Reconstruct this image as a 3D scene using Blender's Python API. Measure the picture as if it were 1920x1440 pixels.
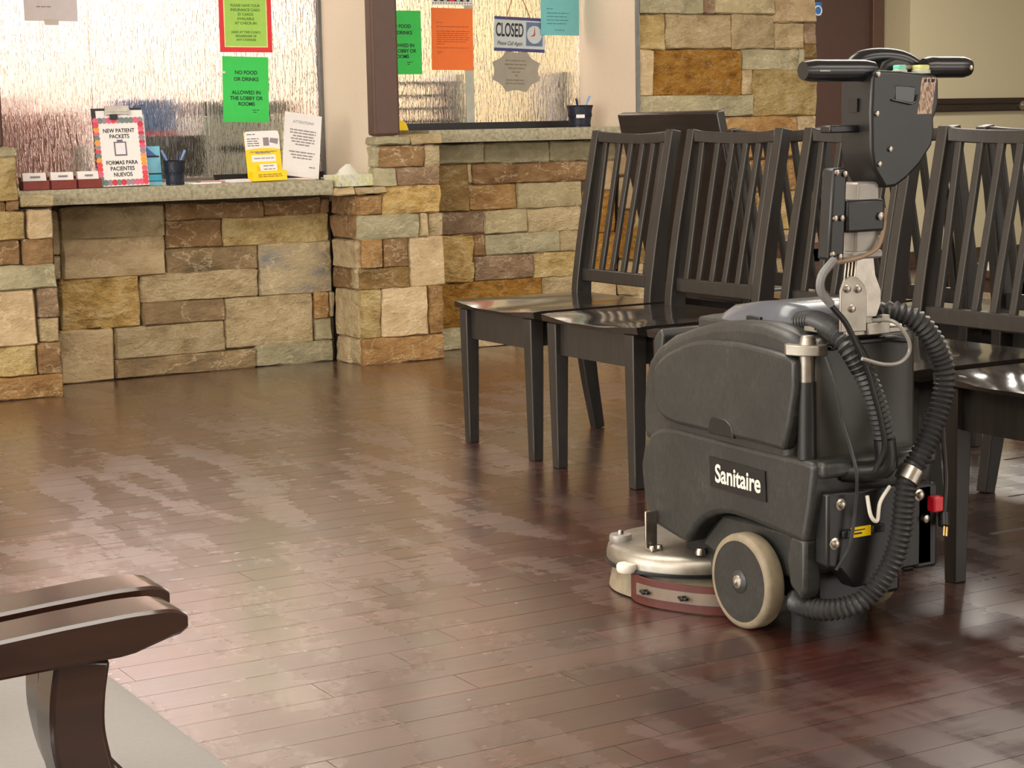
import bpy, bmesh, math, random
from mathutils import Vector, Matrix

for _o in list(bpy.data.objects):
    bpy.data.objects.remove(_o)
S = bpy.context.scene
C = S.collection
PI = math.pi

# ---------------------------------------------------------------- camera
cam_d = bpy.data.cameras.new('camera')
cam_d.sensor_width = 36.0
cam_d.lens = 3478.0 / 1920.0 * 36.0
cam_d.clip_start = 0.05
cam = bpy.data.objects.new('camera', cam_d)
C.objects.link(cam)
_p, _r, _y = math.radians(7.97), math.radians(-1.134), math.radians(30.26)
_f = Vector((math.sin(_y) * math.cos(_p), math.cos(_y) * math.cos(_p), -math.sin(_p)))
_ri = Vector((math.cos(_y), -math.sin(_y), 0))
_u = _ri.cross(_f)
_r2 = math.cos(_r) * _ri + math.sin(_r) * _u
_u2 = -math.sin(_r) * _ri + math.cos(_r) * _u
_m = Matrix((_r2, _u2, -_f)).transposed().to_4x4()
_m.translation = Vector((0, 0, 1.02))
cam.matrix_world = _m
S.camera = cam

# ---------------------------------------------------------------- light
w = bpy.data.worlds.new('world')
S.world = w
w.use_nodes = True
w.node_tree.nodes['Background'].inputs[0].default_value = (1.0, 0.95, 0.88, 1)
w.node_tree.nodes['Background'].inputs[1].default_value = 0.12
S.view_settings.view_transform = 'Standard'
S.view_settings.look = 'None'
S.view_settings.gamma = 1.0
S.view_settings.use_curve_mapping = False
S.view_settings.exposure = 0.47


def area_light(name, loc, size, sizey, power, col=(1, 0.93, 0.83)):
    d = bpy.data.lights.new(name, 'AREA')
    d.shape = 'RECTANGLE'
    d.size = size
    d.size_y = sizey
    d.energy = power
    d.color = col
    o = bpy.data.objects.new(name, d)
    o.location = loc
    C.objects.link(o)
    return o


area_light('lobby_ceiling_lamp', (1.4, 3.9, 2.70), 2.4, 1.2, 56)
area_light('lobby_ceiling_lamp', (5.0, 4.6, 2.70), 2.4, 1.2, 60)
area_light('lobby_ceiling_lamp', (0.2, 0.4, 2.70), 2.4, 1.2, 50)
area_light('lobby_ceiling_lamp', (4.6, 0.6, 2.70), 2.4, 1.2, 40)
_dl = area_light('side_window_daylight', (-3.02, 2.6, 1.5), 1.8, 6.4, 235, (1, 0.97, 0.92))
_dl.rotation_euler = (0, -PI / 2, 0)
_dl = area_light('rear_fill_light', (6.6, -3.02, 1.5), 5.0, 1.8, 85, (1, 0.97, 0.92))  # added fill light behind the camera, lifts the stone bays
_dl.rotation_euler = (PI / 2, 0, 0)
area_light('corridor_ceiling_lamp', (7.3, 7.6, 2.70), 1.2, 0.6, 62)
area_light('office_ceiling_lamp', (2.6, 8.9, 2.60), 1.4, 0.7, 54, (1, 0.93, 0.9))
area_light('office_ceiling_lamp', (4.3, 8.9, 2.60), 1.0, 0.7, 54, (1, 0.93, 0.82))

# ---------------------------------------------------------------- materials
MATS = {}


def srgb(r, g, b):
    def f(c):
        c /= 255.0
        return c / 12.92 if c <= 0.04045 else ((c + 0.055) / 1.055) ** 2.4
    return (f(r), f(g), f(b), 1)


def new_mat(name):
    m = bpy.data.materials.new(name)
    m.use_nodes = True
    nt = m.node_tree
    b = nt.nodes['Principled BSDF']
    MATS[name] = m
    return m, nt, b


def nd(nt, t, **kw):
    n = nt.nodes.new(t)
    for k, v in kw.items():
        setattr(n, k, v)
    return n


def coords(nt, scale=(1, 1, 1), kind='Object'):
    tc = nd(nt, 'ShaderNodeTexCoord')
    mp = nd(nt, 'ShaderNodeMapping')
    mp.inputs['Scale'].default_value = scale
    nt.links.new(tc.outputs[kind], mp.inputs['Vector'])
    return mp.outputs['Vector']


def noise(nt, vec, scale=5, detail=4, rough=0.55):
    n = nd(nt, 'ShaderNodeTexNoise')
    n.inputs['Scale'].default_value = scale
    n.inputs['Detail'].default_value = detail
    n.inputs['Roughness'].default_value = rough
    nt.links.new(vec, n.inputs['Vector'])
    return n.outputs['Fac']


def ramp(nt, fac, stops):
    n = nd(nt, 'ShaderNodeValToRGB')
    e = n.color_ramp.elements
    while len(e) < len(stops):
        e.new(0.5)
    for i, (p, c) in enumerate(stops):
        e[i].position = p
        e[i].color = c if len(c) == 4 else (*c, 1)
    nt.links.new(fac, n.inputs['Fac'])
    return n.outputs['Color']


def maprange(nt, v, a, b, c, d):
    n = nd(nt, 'ShaderNodeMapRange')
    n.inputs[1].default_value = a
    n.inputs[2].default_value = b
    n.inputs[3].default_value = c
    n.inputs[4].default_value = d
    nt.links.new(v, n.inputs[0])
    return n.outputs[0]


def bump(nt, b, h, strength=0.3, dist=0.01):
    n = nd(nt, 'ShaderNodeBump')
    n.inputs['Strength'].default_value = strength
    n.inputs['Distance'].default_value = dist
    nt.links.new(h, n.inputs['Height'])
    nt.links.new(n.outputs['Normal'], b.inputs['Normal'])


def simple(name, rgb, rough=0.5, metal=0.0, vary=0.12, nscale=25, bmp=0.0, spec=0.5, aniso=(1, 1, 1)):
    m, nt, b = new_mat(name)
    c = srgb(*rgb)
    v = coords(nt, aniso)
    f = noise(nt, v, nscale, 4)
    lo = tuple(max(0, x * (1 - vary)) for x in c[:3])
    hi = tuple(min(1, x * (1 + vary)) for x in c[:3])
    nt.links.new(ramp(nt, f, [(0.3, lo), (0.7, hi)]), b.inputs['Base Color'])
    b.inputs['Roughness'].default_value = rough
    b.inputs['Metallic'].default_value = metal
    b.inputs['Specular IOR Level'].default_value = spec
    if bmp:
        bump(nt, b, f, bmp, 0.004)
    return m


def stone_mat(name, cols, rough_s=9, bmp=0.5, aniso=(1, 1, 1.6)):
    m, nt, b = new_mat(name)
    oi = nd(nt, 'ShaderNodeObjectInfo')
    tc = nd(nt, 'ShaderNodeTexCoord')
    ad = nd(nt, 'ShaderNodeVectorMath', operation='ADD')
    mul = nd(nt, 'ShaderNodeVectorMath', operation='SCALE')
    cmb = nd(nt, 'ShaderNodeCombineXYZ')
    for i in range(3):
        nt.links.new(oi.outputs['Random'], cmb.inputs[i])
    nt.links.new(cmb.outputs[0], mul.inputs[0])
    mul.inputs['Scale'].default_value = 37.0
    nt.links.new(tc.outputs['Object'], ad.inputs[0])
    nt.links.new(mul.outputs[0], ad.inputs[1])
    mp = nd(nt, 'ShaderNodeMapping')
    mp.inputs['Scale'].default_value = aniso
    nt.links.new(ad.outputs[0], mp.inputs['Vector'])
    v = mp.outputs[0]
    f = noise(nt, v, rough_s, 8, 0.62)
    n = len(cols)
    stops = [(0.3 + 0.4 * i / (n - 1), srgb(*c)) for i, c in enumerate(cols)]
    col = ramp(nt, f, stops)
    # pale mineral veins
    f3 = noise(nt, v, rough_s * 0.7, 5, 0.6)
    sb_ = nd(nt, 'ShaderNodeMath', operation='SUBTRACT')
    nt.links.new(f3, sb_.inputs[0])
    sb_.inputs[1].default_value = 0.5
    ab_ = nd(nt, 'ShaderNodeMath', operation='ABSOLUTE')
    nt.links.new(sb_.outputs[0], ab_.inputs[0])
    vm = nd(nt, 'ShaderNodeMixRGB')
    nt.links.new(maprange(nt, ab_.outputs[0], 0.0, 0.014, 0.42, 0.0), vm.inputs[0])
    nt.links.new(col, vm.inputs[1])
    vm.inputs[2].default_value = srgb(236, 218, 178)
    col = vm.outputs[0]
    hs = nd(nt, 'ShaderNodeHueSaturation')
    nt.links.new(col, hs.inputs['Color'])
    nt.links.new(maprange(nt, oi.outputs['Random'], 0, 1, 0.92, 1.18), hs.inputs['Value'])
    nt.links.new(hs.outputs[0], b.inputs['Base Color'])
    b.inputs['Roughness'].default_value = 0.85
    b.inputs['Specular IOR Level'].default_value = 0.25
    f2 = noise(nt, v, 26, 8, 0.65)
    mx = nd(nt, 'ShaderNodeMath', operation='ADD')
    nt.links.new(f, mx.inputs[0])
    nt.links.new(f2, mx.inputs[1])
    bump(nt, b, mx.outputs[0], min(1.0, bmp * 1.7), 0.036)
    return m


STONE = {
    't': stone_mat('stone_tan', [(168, 146, 108), (200, 177, 135), (216, 196, 156)]),
    'y': stone_mat('stone_yellow', [(170, 140, 88), (206, 178, 118), (226, 203, 150)], 11, 0.8),
    'p': stone_mat('stone_pink_tan', [(168, 142, 106), (200, 174, 134), (214, 192, 152)], 6, 0.35),
    'b': stone_mat('stone_brown', [(106, 79, 52), (142, 110, 74), (164, 132, 94)], 8, 0.4),
    'd': stone_mat('stone_dark_grey_brown', [(110, 97, 76), (148, 124, 90), (176, 152, 114)], 6, 0.4),
    'g': stone_mat('stone_grey_green', [(146, 138, 108), (176, 166, 132), (194, 184, 150)], 7, 0.4),
    'v': stone_mat('stone_olive_tan', [(158, 144, 108), (184, 168, 128), (200, 184, 146)], 7, 0.4),
    'u': stone_mat('stone_blue_tan', [(134, 134, 132), (182, 164, 130), (204, 184, 146)], 5, 0.4),
    'r': stone_mat('stone_rough_gold', [(166, 128, 70), (216, 178, 108), (238, 210, 152)], 14, 1.0),
    'o': stone_mat('stone_rust', [(142, 106, 64), (178, 137, 86), (202, 164, 112)], 9, 0.5),
    'O': stone_mat('stone_orange', [(140, 92, 36), (190, 136, 56), (206, 156, 78)], 16, 0.6),
    'k': stone_mat('stone_gold_brown', [(136, 106, 62), (172, 138, 86), (196, 166, 112)], 9, 0.6),
    'm': stone_mat('stone_mauve', [(128, 104, 80), (158, 130, 102), (184, 158, 128)], 8, 0.5),
}
mortar = simple('mortar', (86, 72, 56), 0.95, vary=0.3)
beige = simple('beige_paint', (226, 210, 187), 0.75, vary=0.03, nscale=120, bmp=0.03)
beige_r = simple('olive_beige_paint', (206, 196, 164), 0.75, vary=0.03, nscale=120, bmp=0.03)
white_c = simple('ceiling_white', (225, 218, 205), 0.9, vary=0.03)
brownp = simple('brown_trim_paint', (92, 68, 58), 0.5, vary=0.06)
counterm, _nt, _b = new_mat('counter_stone')
_v = coords(_nt)
_f1 = noise(_nt, _v, 60, 6, 0.7)
_nt.links.new(ramp(_nt, _f1, [(0.3, srgb(120, 114, 92)), (0.5, srgb(164, 156, 128)), (0.7, srgb(188, 180, 150))]), _b.inputs['Base Color'])
_b.inputs['Roughness'].default_value = 0.6
bump(_nt, _b, _f1, 0.35, 0.006)


def wood(name, c1, c2, rough=0.35, axis=(3, 3, 40), coat=0.0):
    m, nt, b = new_mat(name)
    v = coords(nt, axis)
    f = noise(nt, v, 2.5, 6, 0.6)
    nt.links.new(ramp(nt, f, [(0.3, srgb(*c1)), (0.7, srgb(*c2))]), b.inputs['Base Color'])
    b.inputs['Roughness'].default_value = rough
    b.inputs['Coat Weight'].default_value = coat
    b.inputs['Coat Roughness'].default_value = 0.12
    bump(nt, b, f, 0.05, 0.002)
    return m


chairwood = wood('dark_chair_wood', (34, 31, 28), (48, 43, 38), 0.42, (30, 30, 3))
seatwood = wood('glossy_seat_wood', (32, 28, 25), (46, 40, 35), 0.14, (4, 30, 30), 0.6)
panelwood = wood('dark_panel_wood', (28, 23, 21), (42, 34, 31), 0.35, (30, 5, 30))
armwood = wood('mahogany_arm_wood', (40, 22, 16), (58, 33, 24), 0.25, (3, 30, 30), 0.6)
tablewood = wood('brown_table_wood', (70, 50, 38), (98, 74, 58), 0.4)

floorm, _nt, _b = new_mat('mahogany_floor')
_oi = nd(_nt, 'ShaderNodeObjectInfo')
_geo = nd(_nt, 'ShaderNodeNewGeometry')
_mp = nd(_nt, 'ShaderNodeMapping')
_mp.inputs['Scale'].default_value = (1.3, 26, 1)
_nt.links.new(_geo.outputs['Position'], _mp.inputs['Vector'])
_g = noise(_nt, _mp.outputs[0], 2.2, 8, 0.62)
_hs = nd(_nt, 'ShaderNodeHueSaturation')
_nt.links.new(ramp(_nt, _g, [(0.25, srgb(34, 14, 10)), (0.55, srgb(64, 28, 19)), (0.8, srgb(88, 44, 29))]), _hs.inputs['Color'])
_nt.links.new(maprange(_nt, _oi.outputs['Random'], 0, 1, 0.75, 1.25), _hs.inputs['Value'])
# worn polish: patches and drag streaks running across the boards
_mp2 = nd(_nt, 'ShaderNodeMapping')
_mp2.inputs['Scale'].default_value = (5.0, 1.3, 1)
_nt.links.new(_geo.outputs['Position'], _mp2.inputs['Vector'])
_w1 = noise(_nt, _mp2.outputs[0], 1.5, 4, 0.5)
_mp3 = nd(_nt, 'ShaderNodeMapping')
_mp3.inputs['Scale'].default_value = (2.0, 14.0, 1)
_nt.links.new(_geo.outputs['Position'], _mp3.inputs['Vector'])
_w2 = noise(_nt, _mp3.outputs[0], 2.0, 4, 0.55)
_ws = nd(_nt, 'ShaderNodeMath', operation='MULTIPLY_ADD')
_nt.links.new(_w2, _ws.inputs[0])
_ws.inputs[1].default_value = 0.35
_nt.links.new(_w1, _ws.inputs[2])
_wear = maprange(_nt, _ws.outputs[0], 0.64, 0.78, 0.0, 1.0)
_mix = nd(_nt, 'ShaderNodeMixRGB')
_nt.links.new(maprange(_nt, _wear, 0, 1, 0.0, 0.08), _mix.inputs[0])
_nt.links.new(_hs.outputs[0], _mix.inputs[1])
_mix.inputs[2].default_value = srgb(170, 150, 142)
_nt.links.new(_mix.outputs[0], _b.inputs['Base Color'])
_nt.links.new(maprange(_nt, _wear, 0, 1, 0.28, 0.34), _b.inputs['Roughness'])
_b.inputs['Specular IOR Level'].default_value = 0.75
_b.inputs['Coat Weight'].default_value = 1.0
_b.inputs['Coat IOR'].default_value = 1.7
_nt.links.new(maprange(_nt, _wear, 0, 1, 0.24, 0.32), _b.inputs['Coat Roughness'])
bump(_nt, _b, _g, 0.06, 0.003)

plastic, _nt, _b = new_mat('scuffed_black_plastic')
_v = coords(_nt)
_f1 = noise(_nt, _v, 7, 8, 0.7)
_f2 = noise(_nt, coords(_nt, (3, 30, 12)), 6, 5, 0.7)
_mx = nd(_nt, 'ShaderNodeMath', operation='MULTIPLY')
_nt.links.new(_f1, _mx.inputs[0])
_nt.links.new(_f2, _mx.inputs[1])
_nt.links.new(ramp(_nt, _mx.outputs[0], [(0.18, srgb(40, 41, 39)), (0.34, srgb(54, 54, 51)), (0.52, srgb(92, 89, 82))]), _b.inputs['Base Color'])
_b.inputs['Roughness'].default_value = 0.42
bump(_nt, _b, noise(_nt, _v, 180, 3), 0.12, 0.002)
tankm = simple('dark_tank_plastic', (56, 55, 50), 0.35, vary=0.2, nscale=9)
blackm = simple('black_plastic', (24, 24, 24), 0.38, vary=0.2)
gripm = simple('black_grip_plastic', (26, 27, 28), 0.25, vary=0.15)
rubber = simple('hose_rubber', (52, 52, 52), 0.4, vary=0.15)
lidm = simple('smoky_lid_plastic', (84, 87, 94), 0.22, vary=0.1, nscale=8)
steel = simple('brushed_steel', (175, 168, 158), 0.32, 1.0, vary=0.15, nscale=40)
alum = simple('cast_aluminium', (160, 154, 143), 0.42, 0.9, vary=0.2, nscale=20, bmp=0.1)
greym = simple('grey_mast_paint', (150, 145, 138), 0.4, 0.3)
cream = simple('cream_tyre_rubber', (138, 126, 104), 0.6, vary=0.2, nscale=30)
whitep = simple('white_plastic', (225, 220, 206), 0.45, vary=0.05)
redr = simple('red_rubber', (84, 36, 28), 0.5)
redsw = simple('red_switch_plastic', (190, 26, 40), 0.25)
yellow = simple('yellow_card', (250, 214, 0), 0.5, vary=0.03)
green1 = simple('green_paper', (64, 214, 96), 0.7, vary=0.03)
lime = simple('lime_paper', (172, 222, 98), 0.6, vary=0.04)
orange = simple('orange_paper', (255, 128, 58), 0.7, vary=0.03)
bluep = simple('aqua_paper', (116, 192, 196), 0.7, vary=0.03)
redf = simple('red_frame_card', (232, 38, 46), 0.45, vary=0.03)
paper = simple('white_paper', (244, 240, 236), 0.7, vary=0.02)
lavender = simple('lavender_paper', (240, 234, 238), 0.7, vary=0.03)
ink = simple('dark_ink', (40, 42, 44), 0.7)
inkg = simple('faded_green_ink', (84, 128, 50), 0.7)
inkr = simple('brown_ink', (186, 82, 36), 0.7)
inkt = simple('teal_ink', (64, 128, 134), 0.7)
inkgrey = simple('grey_ink', (150, 140, 142), 0.7)
navy = simple('navy_print', (62, 66, 120), 0.5)
signgrey = simple('pale_sign_grey', (196, 204, 206), 0.4, vary=0.03)
octm = simple('taupe_plaque', (158, 152, 138), 0.4, vary=0.06)
clock_b = simple('clock_blue_print', (96, 118, 150), 0.5)
redhand = simple('clock_red_print', (170, 56, 56), 0.5)
cordm = simple('tan_cord', (176, 112, 66), 0.7)
redbrown = simple('red_brown_card_holder', (128, 46, 34), 0.3)
penblue = simple('pale_blue_pen', (120, 160, 215), 0.35)
pendark = simple('dark_blue_pen', (40, 50, 80), 0.35)
blackmesh = simple('black_wire_mesh', (28, 34, 52), 0.45)
sky = simple('sky_blue_print', (130, 202, 226), 0.5, vary=0.05)
skyb = simple('cyan_print', (70, 186, 222), 0.5)
royal = simple('royal_blue_print', (70, 104, 178), 0.5)
tissue = simple('tissue_white', (222, 218, 206), 0.9, vary=0.04)
tisbox, _nt, _b = new_mat('tissue_box_print')
_nt.links.new(ramp(_nt, noise(_nt, coords(_nt, (1, 1, 0.5)), 45, 2), [(0.3, srgb(150, 160, 150)), (0.45, srgb(222, 220, 200)), (0.6, srgb(206, 200, 130)), (0.75, srgb(200, 220, 216))]), _b.inputs['Base Color'])
_b.inputs['Roughness'].default_value = 0.5
greyseat = simple('pale_grey_upholstery', (138, 135, 132), 0.6, vary=0.04, nscale=200, bmp=0.05)
darkframe = simple('dark_window_track', (30, 30, 32), 0.4)
doorm = simple('brown_door', (84, 62, 56), 0.5, vary=0.05)
signblue = simple('blue_sign_plastic', (60, 120, 190), 0.4)
railm = wood('dark_rail_wood', (38, 30, 26), (58, 46, 38), 0.3, (2, 30, 30))
basem = wood('brown_baseboard_wood', (60, 44, 36), (84, 64, 52), 0.4, (2, 30, 30))
officewood = simple('office_reddish_wood', (150, 104, 92), 0.4, vary=0.1)
officewall = simple('office_wall_paint', (230, 204, 194), 0.8, vary=0.05, nscale=4)
officewall2 = simple('office_cream_wall_paint', (244, 228, 188), 0.8, vary=0.05, nscale=4)
boxblue = simple('blue_box_print', (70, 110, 170), 0.5)
boxred = simple('red_box_print', (200, 50, 60), 0.5)
lightgrey = simple('light_grey_plastic', (186, 188, 176), 0.5)
midgrey = simple('mid_grey_metal', (120, 120, 118), 0.5)
stickerm, _nt, _b = new_mat('printed_sticker')
_nt.links.new(ramp(_nt, noise(_nt, coords(_nt, (1, 1, 0.35)), 260, 2), [(0.42, srgb(120, 96, 78)), (0.58, srgb(198, 170, 148))]), _b.inputs['Base Color'])
teal = simple('seafoam_button', (120, 206, 180), 0.4)
limey = simple('yellow_green_button', (206, 206, 120), 0.4)
olive = simple('olive_button_plate', (150, 140, 110), 0.5)
DOTS = [simple('dot_' + n, c, 0.6) for n, c in (('crimson', (206, 60, 76)), ('pink', (226, 104, 130)), ('amber', (242, 164, 78)), ('slate', (120, 134, 130)), ('rose', (226, 76, 84)), ('grey_mauve', (164, 140, 150)))]

glassm, _nt, _b = new_mat('rain_textured_glass')
_b.inputs['Base Color'].default_value = (1, 0.97, 0.95, 1)
_b.inputs['Roughness'].default_value = 0.12
_b.inputs['Transmission Weight'].default_value = 1.0
_b.inputs['IOR'].default_value = 1.35
_v1 = coords(_nt, (95, 1, 17))
_n1 = noise(_nt, _v1, 1.0, 2, 0.5)
bump(_nt, _b, maprange(_nt, _n1, 0.38, 0.62, 0, 1), 0.55, 0.012)

# ---------------------------------------------------------------- mesh helpers


class MB:
    def __init__(self):
        self.v = []
        self.f = []

    def add(self, vs, fs):
        o = len(self.v)
        self.v += [tuple(p) for p in vs]
        self.f += [tuple(i + o for i in q) for q in fs]
        return self

    def box(self, x0, x1, y0, y1, z0, z1):
        return self.add([(x0, y0, z0), (x1, y0, z0), (x1, y1, z0), (x0, y1, z0), (x0, y0, z1), (x1, y0, z1), (x1, y1, z1), (x0, y1, z1)],
                        [(3, 2, 1, 0), (4, 5, 6, 7), (0, 1, 5, 4), (1, 2, 6, 5), (2, 3, 7, 6), (3, 0, 4, 7)])

    def prism(self, pts, axis, a, b):
        # pts: 2D outline in the two other axes, extruded along axis from a to b
        n = len(pts)

        def P(p, t):
            return {'X': (t, p[0], p[1]), 'Y': (p[0], t, p[1]), 'Z': (p[0], p[1], t)}[axis]
        vs = [P(p, a) for p in pts] + [P(p, b) for p in pts]
        fs = [tuple(range(n))[::-1], tuple(range(n, 2 * n))] + [(i, (i + 1) % n, (i + 1) % n + n, i + n) for i in range(n)]
        return self.add(vs, fs)

    def loft(self, rings, cap=True):
        n = len(rings[0])
        vs = [p for r in rings for p in r]
        fs = []
        for k in range(len(rings) - 1):
            for i in range(n):
                j = (i + 1) % n
                fs.append((k * n + i, k * n + j, (k + 1) * n + j, (k + 1) * n + i))
        if cap:
            fs.append(tuple(range(n))[::-1])
            fs.append(tuple(range((len(rings) - 1) * n, len(rings) * n)))
        return self.add(vs, fs)

    def lathe(self, c, axis, prof, n=32, cap=True):
        # prof: list of (radius, height along axis)
        rings = []
        for r, h in prof:
            ring = []
            for i in range(n):
                a = 2 * PI * i / n
                u, v = r * math.cos(a), r * math.sin(a)
                q = {'X': (h, u, v), 'Y': (u, h, v), 'Z': (u, v, h)}[axis]
                ring.append((c[0] + q[0], c[1] + q[1], c[2] + q[2]))
            rings.append(ring)
        return self.loft(rings, cap)

    def tube(self, pts, rad, n=8, cap=True):
        pts = [Vector(p) for p in pts]
        up = Vector((0, 0, 1))
        rings = []
        N = None
        for i, p in enumerate(pts):
            t = (pts[min(i + 1, len(pts) - 1)] - pts[max(i - 1, 0)])
            if t.length < 1e-9:
                t = Vector((0, 0, 1))
            t.normalize()
            if N is None:
                N = t.cross(up)
                if N.length < 0.1:
                    N = t.cross(Vector((1, 0, 0)))
            N = (N - t * N.dot(t)).normalized()
            B = t.cross(N)
            r = rad(i) if callable(rad) else rad
            rings.append([tuple(p + N * r * math.cos(2 * PI * k / n) + B * r * math.sin(2 * PI * k / n)) for k in range(n)])
        return self.loft(rings, cap)

    def bar(self, pts, wx, wy, axisw=(0, 1, 0)):
        # rectangular sections swept along pts; wx along section side, wy along axisw
        pts = [Vector(p) for p in pts]
        A = Vector(axisw)
        rings = []
        for i, p in enumerate(pts):
            t = (pts[min(i + 1, len(pts) - 1)] - pts[max(i - 1, 0)]).normalized()
            s = t.cross(A).normalized()
            a = wx(i) if callable(wx) else wx
            b = wy(i) if callable(wy) else wy
            rings.append([tuple(p + s * a / 2 + A * b / 2), tuple(p + s * a / 2 - A * b / 2), tuple(p - s * a / 2 - A * b / 2), tuple(p - s * a / 2 + A * b / 2)])
        return self.loft(rings)

    def mesh(self, name):
        me = bpy.data.meshes.new(name)
        me.from_pydata(self.v, [], self.f)
        bm = bmesh.new()
        bm.from_mesh(me)
        bmesh.ops.recalc_face_normals(bm, faces=bm.faces)
        bm.to_mesh(me)
        bm.free()
        return me


ORG = {}


def obj(name, mb, mat, parent=None, at=(0, 0, 0), smooth=False, bevel=0, seg=2, sub=0, angle=35):
    """mesh authored around world point `at` (world coordinates when at = 0)"""
    me = mb.mesh(name) if isinstance(mb, MB) else mb
    o = bpy.data.objects.new(name, me)
    C.objects.link(o)
    if mat is not None and not me.materials:
        me.materials.append(mat)
    at = Vector(at)
    ORG[o] = at
    if parent is not None:
        o.parent = parent
        o.location = at - ORG[parent]
    else:
        o.location = at
    if bevel:
        m = o.modifiers.new('bevel', 'BEVEL')
        m.width = bevel
        m.segments = seg
        m.limit_method = 'ANGLE'
        m.angle_limit = math.radians(angle)
    if sub:
        m = o.modifiers.new('sub', 'SUBSURF')
        m.levels = sub
        m.render_levels = sub
    if smooth or bevel:
        me.polygons.foreach_set('use_smooth', [True] * len(me.polygons))
        if not sub:
            try:
                me.set_sharp_from_angle(angle=math.radians(40))
            except Exception:
                pass
    return o


def tag(o, label=None, cat=None, group=None, kind=None):
    if label:
        o['label'] = label
    if cat:
        o['category'] = cat
    if group:
        o['group'] = group
    if kind:
        o['kind'] = kind
    return o


def thing(name, label, cat, loc, group=None):
    o = bpy.data.objects.new(name, None)
    C.objects.link(o)
    o.location = loc
    o.empty_display_size = 0.1
    ORG[o] = Vector(loc)
    return tag(o, label, cat, group)


def struct(name, mb, mat, bevel=0):
    return tag(obj(name, mb, mat, bevel=bevel), kind='structure')


def spline(pts, n=12):
    pts = [Vector(p) for p in pts]
    P = [pts[0] * 2 - pts[1]] + pts + [pts[-1] * 2 - pts[-2]]
    out = []
    for i in range(1, len(P) - 2):
        a, b, c, d = P[i - 1], P[i], P[i + 1], P[i + 2]
        for k in range(n):
            t = k / n
            out.append(0.5 * ((2 * b) + (c - a) * t + (2 * a - 5 * b + 4 * c - d) * t * t + (3 * b - a - 3 * c + d) * t ** 3))
    out.append(pts[-1])
    return out


def resample(pts, step):
    out = [pts[0]]
    acc = 0
    for a, b in zip(pts, pts[1:]):
        L = (b - a).length
        while acc + L >= step:
            t = (step - acc) / L
            a = a + (b - a) * t
            out.append(a)
            L = (b - a).length
            acc = 0
        acc += L
    return out


def hose(pts, r0, r1, pitch=0.011):
    p = resample(spline(pts, 24), pitch / 4)
    k = {0: r0, 1: (r0 + r1) / 2, 2: r1, 3: (r0 + r1) / 2}
    return MB().tube(p, lambda i: k[i % 4], 14)


def text_mesh(s, size, align='CENTER', bold=0.0, xs=1.0, shear=0.0, spacing=1.0):
    cu = bpy.data.curves.new('txt', 'FONT')
    cu.body = s
    cu.size = size
    cu.align_x = align
    cu.align_y = 'CENTER'
    cu.offset = bold
    cu.shear = shear
    cu.space_character = spacing
    cu.space_line = 0.95
    o = bpy.data.objects.new('txt', cu)
    C.objects.link(o)
    dg = bpy.context.evaluated_depsgraph_get()
    me = bpy.data.meshes.new_from_object(o.evaluated_get(dg))
    bpy.data.objects.remove(o)
    bpy.data.curves.remove(cu)
    me.transform(Matrix.Diagonal((xs, 1, 1, 1)))
    # stand it up: text x -> X, text y -> Z, facing -Y
    me.transform(Matrix.Rotation(PI / 2, 4, 'X'))
    me.materials.clear()
    return me


def print_lines(rows, rng, word=(0.012, 0.03), h=0.0028):
    """small print too fine to read: rows of (x0, x1, z)"""
    m = MB()
    for x0, x1, z in rows:
        x = x0
        while x < x1 - 0.004:
            L = min(rng.uniform(*word), x1 - x)
            m.box(x, x + L, -0.0006, 0, z - h / 2, z + h / 2)
            x += L + 0.004
    return m


# ---------------------------------------------------------------- setting
rng = random.Random(5)
ZC = 2.75
# floor base with recessed joints under the boards
floor = struct('floor', MB().box(-3.2, 12.2, -3.2, 11.2, -0.1, -0.0025), floorm)
_pm = {}
for L in (0.62, 0.92, 1.22):
    b = MB().box(-L / 2 + 0.0006, L / 2 - 0.0006, -0.0493, 0.0493, -0.004, 0.0)
    _pm[L] = b.mesh('plank')
    _pm[L].materials.append(floorm)
npl = 0
for r in range(47):
    y = 1.72 + 0.1 * r
    xa, xb = 0.20 * y, 0.92 * y + 0.25
    x = xa - rng.uniform(0, 0.8)
    while x < xb and npl < 299:
        L = rng.choice((0.62, 0.92, 1.22, 1.22))
        if x + L > xa:
            o = obj('plank', _pm[L], None, floor, (x + L / 2, y, 0))
            npl += 1
        x += L
struct('ceiling', MB().box(-3.2, 12.2, -3.2, 11.2, ZC, ZC + 0.1), white_c)
struct('wall_left', MB().box(-3.2, -3.1, -3.2, 11.2, 0, ZC), beige)
struct('wall_rear', MB().box(-3.1, 12.1, -3.2, -3.1, 0, ZC), beige)
w3 = struct('window_3', MB().box(-3.1, -3.06, -0.7, 5.9, 0.52, 0.58).box(-3.1, -3.06, -0.7, 5.9, 2.42, 2.48).box(-3.1, -3.06, -0.7, -0.64, 0.58, 2.42).box(-3.1, -3.06, 5.84, 5.9, 0.58, 2.42), brownp)
struct('rear_fill_frame', MB().box(4.0, 9.2, -3.1, -3.06, 0.52, 0.58).box(4.0, 9.2, -3.1, -3.06, 2.42, 2.48).box(4.0, 4.06, -3.1, -3.06, 0.58, 2.42).box(9.14, 9.2, -3.1, -3.06, 0.58, 2.42), brownp)  # made-up, unseen window frame around the added rear fill light
struct('wall_right', MB().box(12.1, 12.2, -3.2, 11.2, 0, ZC), beige_r)
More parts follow.
